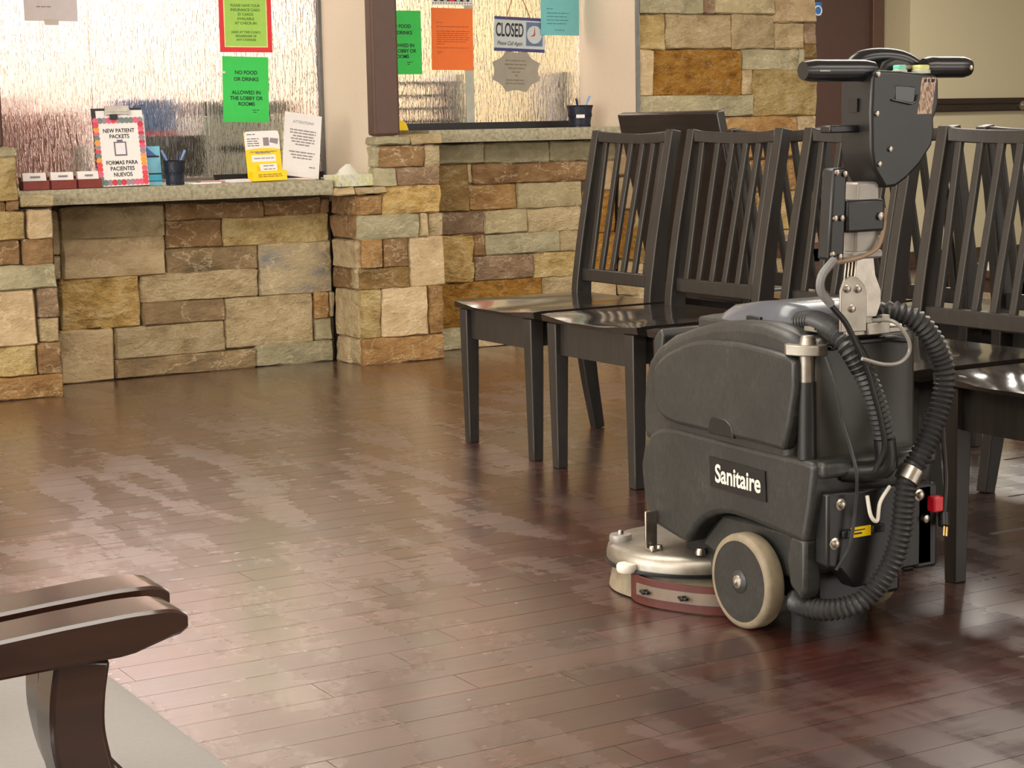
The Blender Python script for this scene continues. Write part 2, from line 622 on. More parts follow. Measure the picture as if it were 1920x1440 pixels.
# far wall to the right of the column, with the recessed door
struct('wall_far_right', MB().box(8.67, 12.1, 9.5, 9.7, 0, ZC).box(8.67, 8.8, 9.7, 9.9, 0, ZC), beige_r)
struct('wall_far', MB().box(6.0, 12.1, 9.86, 9.95, 0, ZC), beige_r)
struct('baseboard_far_right', MB().box(8.655, 12.1, 9.486, 9.5, 0, 0.11), basem)
d1 = struct('door_1', MB().box(7.43, 8.56, 9.78, 9.84, 0, 2.1), doorm)
obj('door_frame', MB().box(8.56, 8.66, 9.74, 9.86, 0, 2.2).box(7.33, 7.43, 9.74, 9.86, 0, 2.2).box(7.43, 8.56, 9.74, 9.86, 2.1, 2.2), brownp, d1, bevel=0.004)
# stub wall from column to the far wall (hidden flank)
struct('wall_column_flank', MB().box(5.93, 6.0, 7.62, 9.86, 0, ZC), beige_r)

# reception wall: cores behind the stonework, piers, header
WALL = {
    'bay1': struct('wall_bay_left', MB().box(2.13, 3.45, 7.475, 7.9, 0, 0.735), mortar),
    'bay2': struct('wall_bay_right', MB().box(3.855, 4.946, 7.475, 7.9, 0, 0.94), mortar),
    'lp': struct('wall_pillar_left', MB().box(1.70, 2.115, 7.15, 7.9, 0, 0.735), mortar),
    'lpu': struct('wall_pillar_left_top', MB().box(1.70, 1.97, 7.15, 7.9, 0.735, 0.97), mortar),
    'rp': struct('wall_pillar_middle', MB().box(3.475, 3.848, 7.225, 7.9, 0, 0.70).box(3.58, 3.848, 7.225, 7.9, 0.70, 0.94), mortar),
    'col': struct('wall_column', MB().box(4.97, 6.018, 7.295, 7.62, 0, ZC), mortar),
}
struct('wall_pier_left', MB().box(1.80, 1.955, 7.22, 7.80, 0.97, ZC), beige)
struct('wall_pier_middle', MB().box(3.56, 3.69, 7.262, 7.80, 0.79, ZC), beige)
struct('wall_pier_right', MB().box(4.946, 4.972, 7.275, 7.80, 0.94, ZC), beige)
struct('wall_front_left', MB().box(-3.1, 1.80, 7.25, 7.40, 0, ZC), beige)
struct('wall_header', MB().box(1.80, 4.97, 7.28, 7.78, 2.15, ZC), beige)
struct('trim_1', MB().box(3.552, 3.678, 7.215, 7.285, 0.982, ZC), brownp, bevel=0.012)
struct('trim_2', MB().box(1.80, 1.941, 7.135, 7.215, 0.97, ZC), brownp, bevel=0.012)
struct('trim_3', MB().box(4.945, 4.962, 7.262, 7.276, 0.99, ZC), midgrey)
# office behind the glass
struct('wall_office_back', MB().box(-0.4, 4.78, 9.9, 10.0, 0, ZC), officewall)
struct('wall_office_back_cream', MB().box(4.78, 5.93, 9.85, 9.95, 0, ZC), officewall2)
struct('wall_office_side', MB().box(-0.5, -0.4, 7.4, 10.0, 0, ZC), officewall)

STONES = {
    'bay1': [('t',2.24,2.68,0.587,0.716), ('b',2.692,3.125,0.65,0.715), ('b',3.132,3.394,0.652,0.714), ('b',3.4,3.436,0.653,0.707), ('b',2.689,2.931,0.531,0.646), ('y',2.94,3.425,0.528,0.646), ('p',2.24,2.671,0.427,0.586), ('d',2.685,3.089,0.426,0.525), ('u',3.103,3.434,0.306,0.527), ('r',2.223,2.553,0.219,0.424), ('t',2.569,3.084,0.309,0.424), ('d',2.569,2.929,0.217,0.303), ('t',2.935,3.34,0.092,0.301), ('o',3.354,3.415,0.192,0.302), ('t',3.425,3.447,0.193,0.3), ('g',3.353,3.431,0.095,0.19), ('p',2.209,2.427,0,0.212), ('t',2.449,2.923,0.082,0.209), ('d',2.443,3.063,0,0.078), ('g',3.071,3.427,0,0.088), ('t',2.19,2.229,0.532,0.706), ('t',2.19,2.228,0.431,0.522)],
    'lp': [('y',1.845,1.996,0.619,0.724), ('p',2.014,2.107,0.617,0.726), ('b',1.839,1.97,0.522,0.613), ('b',1.99,2.105,0.52,0.616), ('g',1.833,2.11,0.428,0.515), ('p',1.828,2.02,0.209,0.425), ('m',2.04,2.111,0.312,0.424), ('t',2.041,2.109,0.214,0.308), ('y',1.815,2.012,0.092,0.206), ('b',2.027,2.113,0.089,0.208), ('o',1.808,2.112,0,0.084), ('b',1.868,1.927,0.727,0.762), ('b',1.934,1.98,0.732,0.764), ('g',1.86,1.985,0.935,0.968), ('y',1.86,1.976,0.768,0.931)],
    'rp': [('b',3.573,3.779,0.848,0.936), ('t',3.785,3.856,0.845,0.937), ('g',3.545,3.645,0.766,0.843), ('m',3.65,3.853,0.766,0.843), ('r',3.572,3.854,0.646,0.762), ('o',3.46,3.566,0.645,0.728), ('g',3.46,3.747,0.543,0.641), ('t',3.755,3.788,0.543,0.639), ('t',3.797,3.865,0.543,0.639), ('o',3.472,3.569,0.418,0.538), ('b',3.579,3.69,0.418,0.538), ('p',3.7,3.864,0.327,0.539), ('k',3.462,3.691,0.327,0.412), ('y',3.462,3.551,0.114,0.321), ('p',3.562,3.773,0.114,0.322), ('o',3.786,3.858,0.114,0.322), ('o',3.462,3.854,0,0.108)],
    'rps': [('b',7.225,7.45,0.545,0.64), ('t',7.225,7.45,0.418,0.536), ('b',7.28,7.45,0.327,0.412), ('t',7.225,7.272,0.327,0.412), ('t',7.225,7.45,0.116,0.321), ('t',7.31,7.45,0,0.108), ('t',7.225,7.30,0,0.108), ('b',7.225,7.45,0.648,0.727)],
    'bay2': [('g',3.88,4.223,0.848,0.934), ('g',4.232,4.577,0.847,0.934), ('g',4.584,4.945,0.845,0.934), ('k',3.88,4.135,0.633,0.842), ('b',4.164,4.788,0.753,0.839), ('t',4.142,4.158,0.757,0.842), ('o',4.142,4.389,0.633,0.748), ('v',4.401,4.756,0.63,0.747), ('m',3.88,4.211,0.528,0.627), ('v',4.218,4.444,0.522,0.626), ('t',4.451,4.744,0.519,0.625), ('b',4.159,4.215,0.425,0.52), ('g',4.222,4.618,0.425,0.516), ('t',4.628,4.724,0.421,0.514), ('r',3.88,4.15,0.308,0.52), ('m',4.162,4.477,0.308,0.418), ('y',4.484,4.727,0.302,0.417), ('O',3.88,4.524,0.1,0.302), ('t',4.534,4.733,0.106,0.298), ('g',3.88,4.095,0,0.094), ('p',4.102,4.375,0,0.094), ('t',4.382,4.733,0,0.1), ('p',4.796,4.945,0.70,0.839), ('O',4.762,4.945,0.50,0.692), ('O',4.74,4.945,0.32,0.492), ('p',4.74,4.945,0.17,0.312), ('t',4.74,4.945,0,0.162)],
    'col': [('g',4.967,5.34,1.522,1.663), ('m',5.345,5.406,1.525,1.663), ('v',5.412,5.756,1.527,1.663), ('p',5.76,6.027,1.49,1.663), ('y',4.965,5.113,1.355,1.512), ('t',5.122,5.501,1.36,1.515), ('t',5.508,5.767,1.362,1.519), ('t',5.774,5.946,1.363,1.481), ('m',5.954,6.028,1.387,1.482), ('k',5.951,6.028,1.314,1.382), ('p',4.963,5.04,1.14,1.349), ('O',5.045,5.563,1.14,1.351), ('g',5.571,5.91,1.259,1.354), ('g',5.914,5.947,1.259,1.356), ('y',5.951,6.028,1.258,1.308), ('t',5.569,5.629,1.14,1.254), ('y',5.634,6.026,1.037,1.254), ('g',4.961,5.629,1.04,1.134), ('o',5.411,5.902,0.836,1.03), ('t',5.911,6.03,0.836,1.029), ('o',4.959,5.404,0.836,1.034)],
}
# courses hidden in part behind the chairs, and those above the picture
_z = 0.0
for h in (0.15, 0.2, 0.13, 0.19, 0.155):
    x = 4.96
    while x < 6.0:
        L = rng.uniform(0.16, 0.42)
        x1 = x + L
        if 6.03 - x1 < 0.12:
            x1 = 6.03
        STONES['col'].append((rng.choice('tyytpkogv'), round(x, 3), round(x1 - 0.008, 3), round(_z, 3), round(_z + h - 0.007, 3)))
        x = x1
    _z += h
_z = 1.67
for h in (0.16, 0.2, 0.17, 0.2, 0.18, 0.16):
    x = 4.96
    while x < 6.0:
        L = rng.uniform(0.2, 0.45)
        x1 = x + L
        if 6.03 - x1 < 0.14:
            x1 = 6.03
        STONES['col'].append((rng.choice('tytpgvok'), round(x, 3), round(x1 - 0.008, 3), round(_z, 3), round(_z + h - 0.007, 3)))
        x = x1
    _z += h


def stone_mesh(w_, h_, kind, rg, depth=0.06):
    """chipped block: front face at y = 0 looking to -Y, centred in x and z"""
    big = {'r': 0.012, 'y': 0.007, 'O': 0.005}.get(kind, 0.0042)
    nx = max(2, min(7, round(w_ / 0.055)))
    nz = max(2, min(5, round(h_ / 0.045)))
    e = 0.007
    xs = [-w_ / 2, -w_ / 2 + e] + [-w_ / 2 + e + (w_ - 2 * e) * i / nx for i in range(1, nx)] + [w_ / 2 - e, w_ / 2]
    zs = [-h_ / 2, -h_ / 2 + e] + [-h_ / 2 + e + (h_ - 2 * e) * i / nz for i in range(1, nz)] + [h_ / 2 - e, h_ / 2]
    proud = rg.uniform(-0.007, 0.007)
    tx, tz = rg.uniform(-0.006, 0.006), rg.uniform(-0.006, 0.006)
    V = []
    NX, NZ = len(xs), len(zs)
    for j, z in enumerate(zs):
        for i, x in enumerate(xs):
            edge = (i in (0, NX - 1)) or (j in (0, NZ - 1))
            corner = (i in (0, NX - 1)) and (j in (0, NZ - 1))
            dx = rg.uniform(-0.003, 0.003) + (0 if not corner else -0.004 * (1 if x > 0 else -1))
            dz = rg.uniform(-0.003, 0.003) + (0 if not corner else -0.004 * (1 if z > 0 else -1))
            y = proud + tx * x / w_ * 2 + tz * z / h_ * 2 + rg.uniform(-big, big)
            if edge:
                y += 0.010
            V.append((x + dx, y, z + dz))
    F = [(j * NX + i, j * NX + i + 1, (j + 1) * NX + i + 1, (j + 1) * NX + i) for j in range(NZ - 1) for i in range(NX - 1)]
    rim = [i for i in range(NX)] + [j * NX + NX - 1 for j in range(1, NZ)] + [(NZ - 1) * NX + i for i in range(NX - 2, -1, -1)] + [j * NX for j in range(NZ - 2, 0, -1)]
    o = len(V)
    for k in rim:
        V.append((V[k][0], depth, V[k][2]))
    n = len(rim)
    F += [(rim[k], o + k, o + (k + 1) % n, rim[(k + 1) % n]) for k in range(n)]
    F.append(tuple(o + k for k in range(n)))
    return MB().add(V, F)


PLANE = {'bay1': 7.45, 'lp': 7.12, 'rp': 7.2, 'bay2': 7.45, 'col': 7.27}
for gname, rows in STONES.items():
    for kind, a, b, z0, z1 in rows:
        rg = random.Random(hash((round(a * 1000), round(z0 * 1000))) & 0xffff)
        g = 0.0035
        mb = stone_mesh(b - a + 2 * g, z1 - z0 + 2 * g, kind, rg)
        wb = WALL['lpu' if gname == 'lp' and z0 > 0.72 else ('rp' if gname == 'rps' else gname)]
        if gname == 'rps':
            mb.v = [(y, -x, z) for x, y, z in mb.v]
            o = obj('stone', mb, STONE[kind], wb, (3.452, (a + b) / 2, (z0 + z1) / 2), smooth=True)
        else:
            o = obj('stone', mb, STONE[kind], wb, ((a + b) / 2, PLANE[gname], (z0 + z1) / 2), smooth=True)
# upper flank of the middle pillar and left flank of the right column
for (xx, ya, yb, z0, z1, kind) in ((3.545, 7.215, 7.26, 0.848, 0.936, 'g'), (3.545, 7.225, 7.26, 0.766, 0.843, 'g'),
                                   (4.95, 7.285, 7.45, 0.0, 0.19, 'p'), (4.95, 7.285, 7.45, 0.2, 0.36, 't'), (4.95, 7.285, 7.45, 0.37, 0.6, 'O'), (4.95, 7.285, 7.45, 0.61, 0.76, 't'), (4.95, 7.285, 7.45, 0.77, 0.93, 'p')):
    mb = stone_mesh(yb - ya + 0.004, z1 - z0 + 0.004, kind, rng, 0.03)
    mb.v = [(y, -x, z) for x, y, z in mb.v]
    obj('stone', mb, STONE[kind], WALL['rp' if xx < 4 else 'col'], (xx, (ya + yb) / 2, (z0 + z1) / 2), smooth=True)
# rough ledge and cap stones, proud of the pillar faces
for (a, b, ya, yb, z0, z1, kind) in ((3.44, 3.585, 7.175, 7.45, 0.735, 0.764, 't'), (3.345, 3.44, 7.19, 7.45, 0.735, 0.768, 'p'),
                                     (3.55, 3.715, 7.185, 7.30, 0.942, 0.978, 'g'), (3.715, 3.86, 7.17, 7.32, 0.942, 0.984, 't'),
                                     (1.985, 2.115, 7.10, 7.24, 0.742, 0.786, 'v')):
    mb = stone_mesh(b - a, z1 - z0, kind, rng, yb - ya)
    obj('stone', mb, STONE[kind], WALL['rp' if a > 3 else 'lpu'], ((a + b) / 2, ya, (z0 + z1) / 2), smooth=True)

# counters: chiselled front edge


def counter(name, x0, x1, yf, yb, z0, z1, label):
    n = int((x1 - x0) / 0.05)
    rg = random.Random(name + str(x0))
    rings = []
    for i in range(n + 1):
        x = x0 + (x1 - x0) * i / n
        j = rg.uniform(-0.004, 0.004)
        rings.append([(x, yf + j + 0.004, z1), (x, yf + j - 0.003, (z0 + z1) / 2 + rg.uniform(-0.006, 0.006)), (x, yf + j + 0.004, z0), (x, yb, z0), (x, yb, z1)])
    o = obj(name, MB().loft(rings), counterm, smooth=True)
    return tag(o, label, 'counter')


counter('stone_counter', 2.0, 3.343, 7.2, 7.98, 0.74, 0.80, 'lower grey stone counter ledge under the left reception window')
counter('stone_counter', 3.862, 4.944, 7.30, 7.98, 0.945, 1.0, 'higher grey stone counter ledge under the right reception window')

# ---------------------------------------------------------------- windows
w1 = struct('window_1', MB().box(1.955, 3.56, 7.735, 7.775, 0.80, 0.815).box(3.545, 3.56, 7.735, 7.775, 0.815, 2.15).box(1.955, 1.97, 7.735, 7.775, 0.815, 2.15).box(1.97, 3.545, 7.735, 7.775, 2.13, 2.15), midgrey)
for a, b, y, zb in ((1.97, 2.495, 7.752, 0.815), (2.495, 3.0, 7.762, 0.815), (3.005, 3.545, 7.75, 0.815)):
    obj('pane', MB().box(a, b, y, y + 0.006, zb, 2.13), glassm, w1)
obj('window_track', MB().box(3.02, 3.545, 7.728, 7.748, 0.80, 0.826), darkframe, w1)
w2 = struct('window_2', MB().box(3.69, 4.946, 7.72, 7.775, 1.0, 1.032), darkframe)
for a, b, y in ((3.69, 4.33, 7.75), (4.335, 4.944, 7.76)):
    obj('pane', MB().box(a, b, y, y + 0.006, 1.032, 2.15), glassm, w2)
obj('window_frame', MB().box(4.30, 4.345, 7.747, 7.752, 1.032, 2.15), lightgrey, w2)

# ---------------------------------------------------------------- things seen in the office
t = thing('office_credenza', 'reddish wood cabinet seen through the left half of the left window', 'cabinet', (2.3, 8.9, 0))
obj('cabinet_body', MB().box(1.2, 2.75, 8.7, 9.3, 0, 1.12), officewood, t, bevel=0.01)
obj('cabinet_door', MB().box(1.25, 1.95, 8.68, 8.7, 0.1, 1.05).box(2.0, 2.7, 8.68, 8.7, 0.1, 1.05), officewood, t)
o = obj('paper_stack', MB().box(1.95, 2.55, 8.75, 9.1, 1.12, 1.2), paper, bevel=0.004)
tag(o, 'white stack of papers on the reddish office cabinet', 'paper')
t = thing('desk_monitor', 'dark desk monitor behind the left window beside the blue box', 'monitor', (2.93, 8.0, 0.80))
obj('screen', MB().box(2.74, 3.03, 7.86, 7.89, 0.82, 1.0), blackm, t, bevel=0.004)
obj('stand', MB().box(2.82, 2.92, 7.86, 7.95, 0.80, 0.83), blackm, t)
t = thing('supply_box', 'blue and red printed box behind the left window glass', 'box', (2.8, 8.05, 0.80))
obj('box_body', MB().box(2.72, 2.95, 7.99, 8.15, 0.80, 1.16), boxblue, t, bevel=0.004)
obj('red_band', MB().box(2.718, 2.952, 7.985, 7.99, 0.92, 1.02), boxred, t)
t = thing('desk_printer', 'pale grey printer behind the right part of the left window', 'printer', (3.25, 8.1, 0.80))
obj('printer_body', MB().box(3.06, 3.52, 7.98, 8.3, 0.80, 1.08), lightgrey, t, bevel=0.02)
obj('printer_lid', MB().box(3.06, 3.52, 7.98, 8.3, 1.085, 1.15), midgrey, t, bevel=0.01)
obj('paper_slot', MB().box(3.14, 3.44, 7.972, 7.98, 0.92, 0.95), blackm, t)
o = obj('paper_cup_tube', MB().lathe((2.50, 7.92, 0.80), 'Z', [(0.026, 0), (0.03, 0.01), (0.03, 0.16), (0.026, 0.165)], 16), lightgrey, smooth=True)
tag(o, 'pale grey cylinder standing just behind the left window glass', 'container')
t = thing('letter_tray', 'grey stacked letter tray behind the lower left of the right window', 'tray', (4.0, 7.95, 1.0))
for k in range(4):
    obj('shelf', MB().box(3.84, 4.29, 7.82, 8.08, 1.035 + 0.06 * k, 1.047 + 0.06 * k), midgrey, t)
obj('side_panel', MB().box(3.83, 3.842, 7.82, 8.08, 1.0, 1.26), midgrey, t)
obj('side_panel', MB().box(4.288, 4.33, 7.82, 8.08, 1.0, 1.26), lightgrey, t)
o = obj('storage_bin', MB().box(4.86, 4.94, 7.84, 8.1, 1.0, 1.27), midgrey, bevel=0.005)
tag(o, 'grey upright bin behind the right edge of the right window', 'bin')

# ---------------------------------------------------------------- signs on the glass
GY = 7.745
srng = random.Random(3)


def sheet(name, label, cat, x0, x1, z0, z1, mat, y=GY, tilt=0.0, th=0.0012):
    cx, cz = (x0 + x1) / 2, (z0 + z1) / 2
    w_, h_ = x1 - x0, z1 - z0
    o = obj(name, MB().box(-w_ / 2, w_ / 2, -th, 0, -h_ / 2, h_ / 2), mat, at=(cx, y, cz))
    o.rotation_euler = (0, tilt, 0)
    tag(o, label, cat)
    return o


def on(parent, name, me, mat, x, z, dy=-0.0016):
    """a flat print child placed in the sheet's own frame"""
    if isinstance(me, MB):
        me = me.mesh(name)
    o = bpy.data.objects.new(name, me)
    C.objects.link(o)
    me.materials.append(mat)
    o.parent = parent
    o.location = (x, dy, z)
    if name in ('print', 'border_dots', 'dark_stripe'):
        o['kind'] = 'stuff'
    ORG[o] = ORG[parent] + Vector((x, dy, z))
    return o


s = sheet('framed_notice', 'lime green notice in a red frame on the left window', 'sign', 3.075, 3.322, 1.357, 1.70, redf, tilt=0.005)
on(s, 'cream_mat', MB().box(-0.102, 0.102, -0.0004, 0, -0.15, 0.15), simple('cream_mat', (250, 232, 160), 0.6), 0, 0, -0.0014)
on(s, 'notice_sheet', MB().box(-0.097, 0.097, -0.0006, 0, -0.145, 0.145), lime, 0, 0, -0.0018)
for k, (tx, sz, zz) in enumerate((('PLEASE HAVE YOUR', 0.0155, 0.03), ('INSURANCE CARD', 0.0165, 0.011), ('ID CARDS', 0.0165, -0.008), ('AVAILABLE', 0.0165, -0.027), ('AT CHECK-IN', 0.0165, -0.046), ('(AND AT THIS CLINIC)', 0.0135, -0.085), ('REGARDLESS OF', 0.0135, -0.102), ('ANY CHANGES', 0.0135, -0.118))):
    on(s, 'lettering', text_mesh(tx, sz, bold=0.0004), inkg, 0, zz, -0.0028)


def nofood(name, label, x0, x1, z0, z1, tilt):
    s_ = sheet(name, label, 'sign', x0, x1, z0, z1, green1, tilt=tilt)
    for tx, zz in (('NO FOOD', 0.073), ('OR DRINKS', 0.044), ('ALLOWED IN', -0.014), ('THE LOBBY OR', -0.039), ('ROOMS', -0.064)):
        on(s_, 'lettering', text_mesh(tx, 0.0225, bold=0.0006), ink, 0.002, zz, -0.0016)
    on(s_, 'print', print_lines([(0.03, 0.062, -0.09), (0.032, 0.05, -0.099)], srng), ink, 0, 0, -0.0014)
    return s_


nofood('green_notice', 'bright green NO FOOD OR DRINKS notice below the red framed notice', 3.079, 3.296, 1.052, 1.338, 0.025)
nofood('green_notice', 'bright green notice cut off by the brown post on the right window', 3.852, 4.068, 1.258, 1.548, 0.0)
on(bpy.data.objects['green_notice'], 'tape', MB().box(-0.012, 0.012, -0.0004, 0, -0.004, 0.004), paper, -0.108, 0.073, -0.0016)
s = sheet('orange_notice', 'orange notice sheet with small print on the right window', 'sign', 4.121, 4.342, 1.277, 1.562, orange, tilt=0.01)
on(s, 'print', print_lines([(-0.085, -0.055, 0.076)] + [(-0.085, 0.085, z) for z in (0.058,)] + [(-0.083, 0.09 - 0.006 * (k % 3), 0.036 - 0.0095 * k) for k in range(6)] + [(-0.083, -0.04, -0.022), (-0.083, 0.09, -0.04), (-0.08, -0.05, -0.058), (-0.08, -0.062, -0.066)], srng), inkr, 0, 0, -0.0014)
s = sheet('bordered_sign', 'black sign with dotted white border above the orange notice', 'sign', 4.128, 4.338, 1.576, 1.72, paper)
on(s, 'black_field', MB().box(-0.094, 0.094, -0.0005, 0, -0.055, 0.055), blackm, 0, 0, -0.0014)
dm = MB()
for k in range(15):
    dm.box(-0.1 + 0.0142 * k - 0.0025, -0.1 + 0.0142 * k + 0.0025, -0.0004, 0, -0.0655, -0.0605)
on(s, 'border_dots', dm, ink, 0, 0, -0.0014)
om = MB()
for k, xx in enumerate((-0.07, -0.035, 0.035, 0.07)):
    om.lathe((xx, 0, -0.045), 'Y', [(0.011, -0.0004), (0.011, 0)], 10)
on(s, 'pale_ornament', om, signgrey, 0, 0, -0.0020)
on(s, 'red_ornament', MB().box(-0.014, 0.014, -0.0004, 0, -0.055, -0.02), redf, 0, 0, -0.0020)
s = sheet('aqua_notice', 'aqua blue notice sheet overlapping the CLOSED sign', 'sign', 4.709, 4.926, 1.44, 1.72, bluep, y=GY - 0.016, tilt=0.01)
on(s, 'print', print_lines([(-0.075, -0.04, -0.015)] + [(-0.075, 0.05 - 0.012 * (k % 2), -0.035 - 0.0165 * k) for k in range(4)] + [(-0.03, 0.025, -0.115)], srng, h=0.0036), inkt, 0, 0, -0.0014)
s = sheet('lavender_notice', 'pale lavender sheet taped high on the left window', 'sign', 2.22, 2.445, 1.483, 1.77, lavender)
on(s, 'print', print_lines([(-0.06, 0.0, -0.085)], srng, h=0.004), inkgrey, 0, 0, -0.0014)
on(s, 'tape', MB().box(-0.03, 0.03, -0.0004, 0, -0.012, 0.012), whitep, 0.0, -0.148, -0.0016)
s = sheet('closed_sign', 'hanging CLOSED sign with clock face on the right window', 'sign', 4.452, 4.733, 1.362, 1.524, signgrey, y=GY - 0.008, tilt=0.035, th=0.003)
on(s, 'top_band', MB().box(-0.14, 0.14, -0.0005, 0, 0.067, 0.081), navy, 0, 0, -0.0032)
on(s, 'bottom_band', MB().box(-0.14, 0.14, -0.0005, 0, -0.081, -0.066), navy, 0, 0, -0.0032)
on(s, 'lettering', text_mesh('CLOSED', 0.088, bold=0.0018, xs=0.47), ink, -0.055, 0.016, -0.0036)
on(s, 'script_lettering', text_mesh('Please Call Again', 0.026, bold=0.0002, xs=0.78, shear=0.35), ink, -0.055, -0.044, -0.0036)
on(s, 'clock_panel', MB().box(0.036, 0.128, -0.0005, 0, -0.052, 0.06), clock_b, 0, 0, -0.0032)
on(s, 'clock_face', MB().lathe((0.082, 0, 0.002), 'Y', [(0.042, -0.0006), (0.042, 0)], 28), signgrey, 0, 0, -0.0038)
hm = MB().prism([(0.078, 0), (0.086, 0), (0.082, 0.046)], 'Y', -0.0006, 0).prism([(0.083, -0.004), (0.083, 0.006), (0.056, -0.008)], 'Y', -0.0006, 0)
on(s, 'clock_hand', hm, redhand, 0, 0, -0.0046)
cm = MB().tube([(-0.075, 0, 0.075), (-0.02, 0, 0.235)], 0.0024, 6).tube([(0.06, 0, 0.075), (-0.02, 0, 0.235)], 0.0024, 6)
on(s, 'hanging_cord', cm, cordm, 0, 0, -0.003)
# scalloped plaque
pts = []
for k in range(8):
    a0, a1 = PI / 8 + k * PI / 4, PI / 8 + (k + 1) * PI / 4
    for q in range(6):
        tt = q / 6
        a = a0 + (a1 - a0) * tt
        r = 1 - 0.17 * math.sin(PI * tt)
        pts.append((r * 0.133 * math.cos(a) / math.cos(PI / 8), r * 0.098 * math.sin(a) / math.cos(PI / 8)))
o = obj('scalloped_plaque', MB().prism(pts, 'Y', -0.003, 0), octm, at=(4.573, GY - 0.004, 1.27))
o.rotation_euler = (0, 0.03, 0)
tag(o, 'grey scalloped eight sided plaque below the CLOSED sign', 'sign')
on(o, 'print', print_lines([(-0.06, 0.05, 0.05), (-0.065, 0.055, 0.032), (-0.045, 0.045, 0.014), (-0.025, 0.02, -0.004), (-0.008, 0.008, -0.02), (-0.055, 0.045, -0.042), (-0.06, 0.05, -0.058)], srng, h=0.006), simple('taupe_ink', (128, 116, 98), 0.6), 0, 0, -0.0034)

# ---------------------------------------------------------------- things on the lower counter
CT = 0.801
for k, (x0, x1, y0, lab) in enumerate(((2.033, 2.137, 7.235, 'leftmost of three red-brown card holders on the lower counter'), (2.149, 2.251, 7.25, 'middle of three red-brown card holders on the lower counter'), (2.263, 2.36, 7.27, 'red-brown card holder right beside the clipboard'))):
    t = thing('card_holder', lab, 'card holder', ((x0 + x1) / 2, y0 + 0.03, CT), 'card holders on the lower counter')
    obj('tray', MB().box(x0, x1, y0, y0 + 0.006, CT, CT + 0.036).box(x0, x1, y0 + 0.006, y0 + 0.06, CT, CT + 0.006).box(x0, x1, y0 + 0.052, y0 + 0.06, CT, CT + 0.05).box(x0, x0 + 0.004, y0 + 0.006, y0 + 0.06, CT, CT + 0.036).box(x1 - 0.004, x1, y0 + 0.006, y0 + 0.06, CT, CT + 0.036), redbrown, t, bevel=0.0015)
    c = obj('card_stack', MB().prism([(y0 + 0.01, CT + 0.006), (y0 + 0.034, CT + 0.006), (y0 + 0.05, CT + 0.066), (y0 + 0.026, CT + 0.066)], 'X', x0 + 0.006, x1 - 0.006), paper, t)
    obj('print', MB().box(x0 + 0.035, x1 - 0.03, y0 + 0.0175, y0 + 0.0185, CT + 0.047, CT + 0.054), inkgrey, c)


def leaning(name, label, cat, cx, y, w_, h_, lean, mat, th=0.003, tilt=0.0, rz=0.0, z=CT):
    o = obj(name, MB().box(-w_ / 2, w_ / 2, 0, th, 0, h_), mat, at=(cx, y, z))
    o.rotation_euler = (-lean, tilt, rz)
    tag(o, label, cat)
    return o


cb = leaning('clipboard', 'black clipboard with dotted border NEW PATIENT PACKETS sheet on the counter', 'clipboard', 2.459, 7.29, 0.212, 0.318, 0.14, blackm, tilt=-0.012)
on(cb, 'sheet', MB().box(-0.088, 0.106, -0.0008, 0, 0.003, 0.308), paper, 0, 0, 0)
for tx, zz in (('NEW PATIENT', 0.226), ('PACKETS', 0.203), ('FORMAS PARA', 0.097), ('PACIENTES', 0.073), ('NUEVOS', 0.049)):
    on(cb, 'lettering', text_mesh(tx, 0.0225, bold=0.0005, xs=0.9), ink, 0.0, zz, -0.0016)
on(cb, 'clipboard_drawing', MB().box(-0.026, 0.026, -0.0004, 0, 0.125, 0.182).box(-0.012, 0.012, -0.0004, 0, 0.182, 0.19), simple('drawing_grey', (110, 108, 116), 0.6), 0, 0, -0.0012)
on(cb, 'clipboard_drawing', MB().box(-0.0205, 0.0205, -0.0004, 0, 0.131, 0.177), lavender, 0, 0, -0.0018)
drng = random.Random(8)
spots = [(-0.093 + 0.0186 * k, 0.268) for k in range(11)] + [(-0.093 + 0.0186 * k, 0.018) for k in range(11)] + [(-0.093, 0.036 + 0.0179 * k) for k in range(13)] + [(0.093, 0.036 + 0.0179 * k) for k in range(13)]
for x, z in spots:
    on(cb, 'border_dot', MB().lathe((0, 0, 0), 'Y', [(0.0125, -0.0004), (0.0125, 0)], 14), drng.choice(DOTS), x, z, -0.0012 - drng.uniform(0, 0.0004))
cl = on(cb, 'clip', MB().box(-0.05, 0.05, -0.006, 0, 0.302, 0.326).box(-0.052, -0.044, -0.008, 0, 0.288, 0.312).box(0.044, 0.052, -0.008, 0, 0.288, 0.312).box(-0.045, 0.045, -0.009, -0.005, 0.292, 0.3), steel, 0, 0, -0.001)
on(cb, 'binder_clip', MB().box(-0.032, -0.002, -0.012, 0, 0.272, 0.292), blackm, 0, 0, -0.0015)
# brochure leaning behind the clipboard
br = leaning('blue_brochure', 'blue and aqua striped brochure leaning behind the clipboard', 'brochure', 2.575, 7.33, 0.12, 0.16, 0.12, sky, 0.004)
br.data.transform(Matrix.Identity(4))
on(br, 'blue_corner', MB().prism([(-0.06, 0.12), (0.045, 0.12), (-0.045, 0.2), (-0.06, 0.2)], 'Y', -0.0006, 0), royal, 0, 0, -0.0004)
on(br, 'dark_stripe', MB().box(-0.06, 0.055, -0.0008, 0, 0.114, 0.121).box(-0.06, 0.06, -0.0008, 0, 0.044, 0.05).box(-0.06, 0.06, -0.0008, 0, 0.016, 0.019), ink, 0, 0, -0.0004)
on(br, 'cyan_stripe', MB().box(-0.06, 0.06, -0.0008, 0, 0.019, 0.044), skyb, 0, 0, -0.0004)
wp = leaning('white_form', 'white paper form standing behind the clipboard', 'paper', 2.535, 7.345, 0.1, 0.29, 0.12, paper, 0.002)


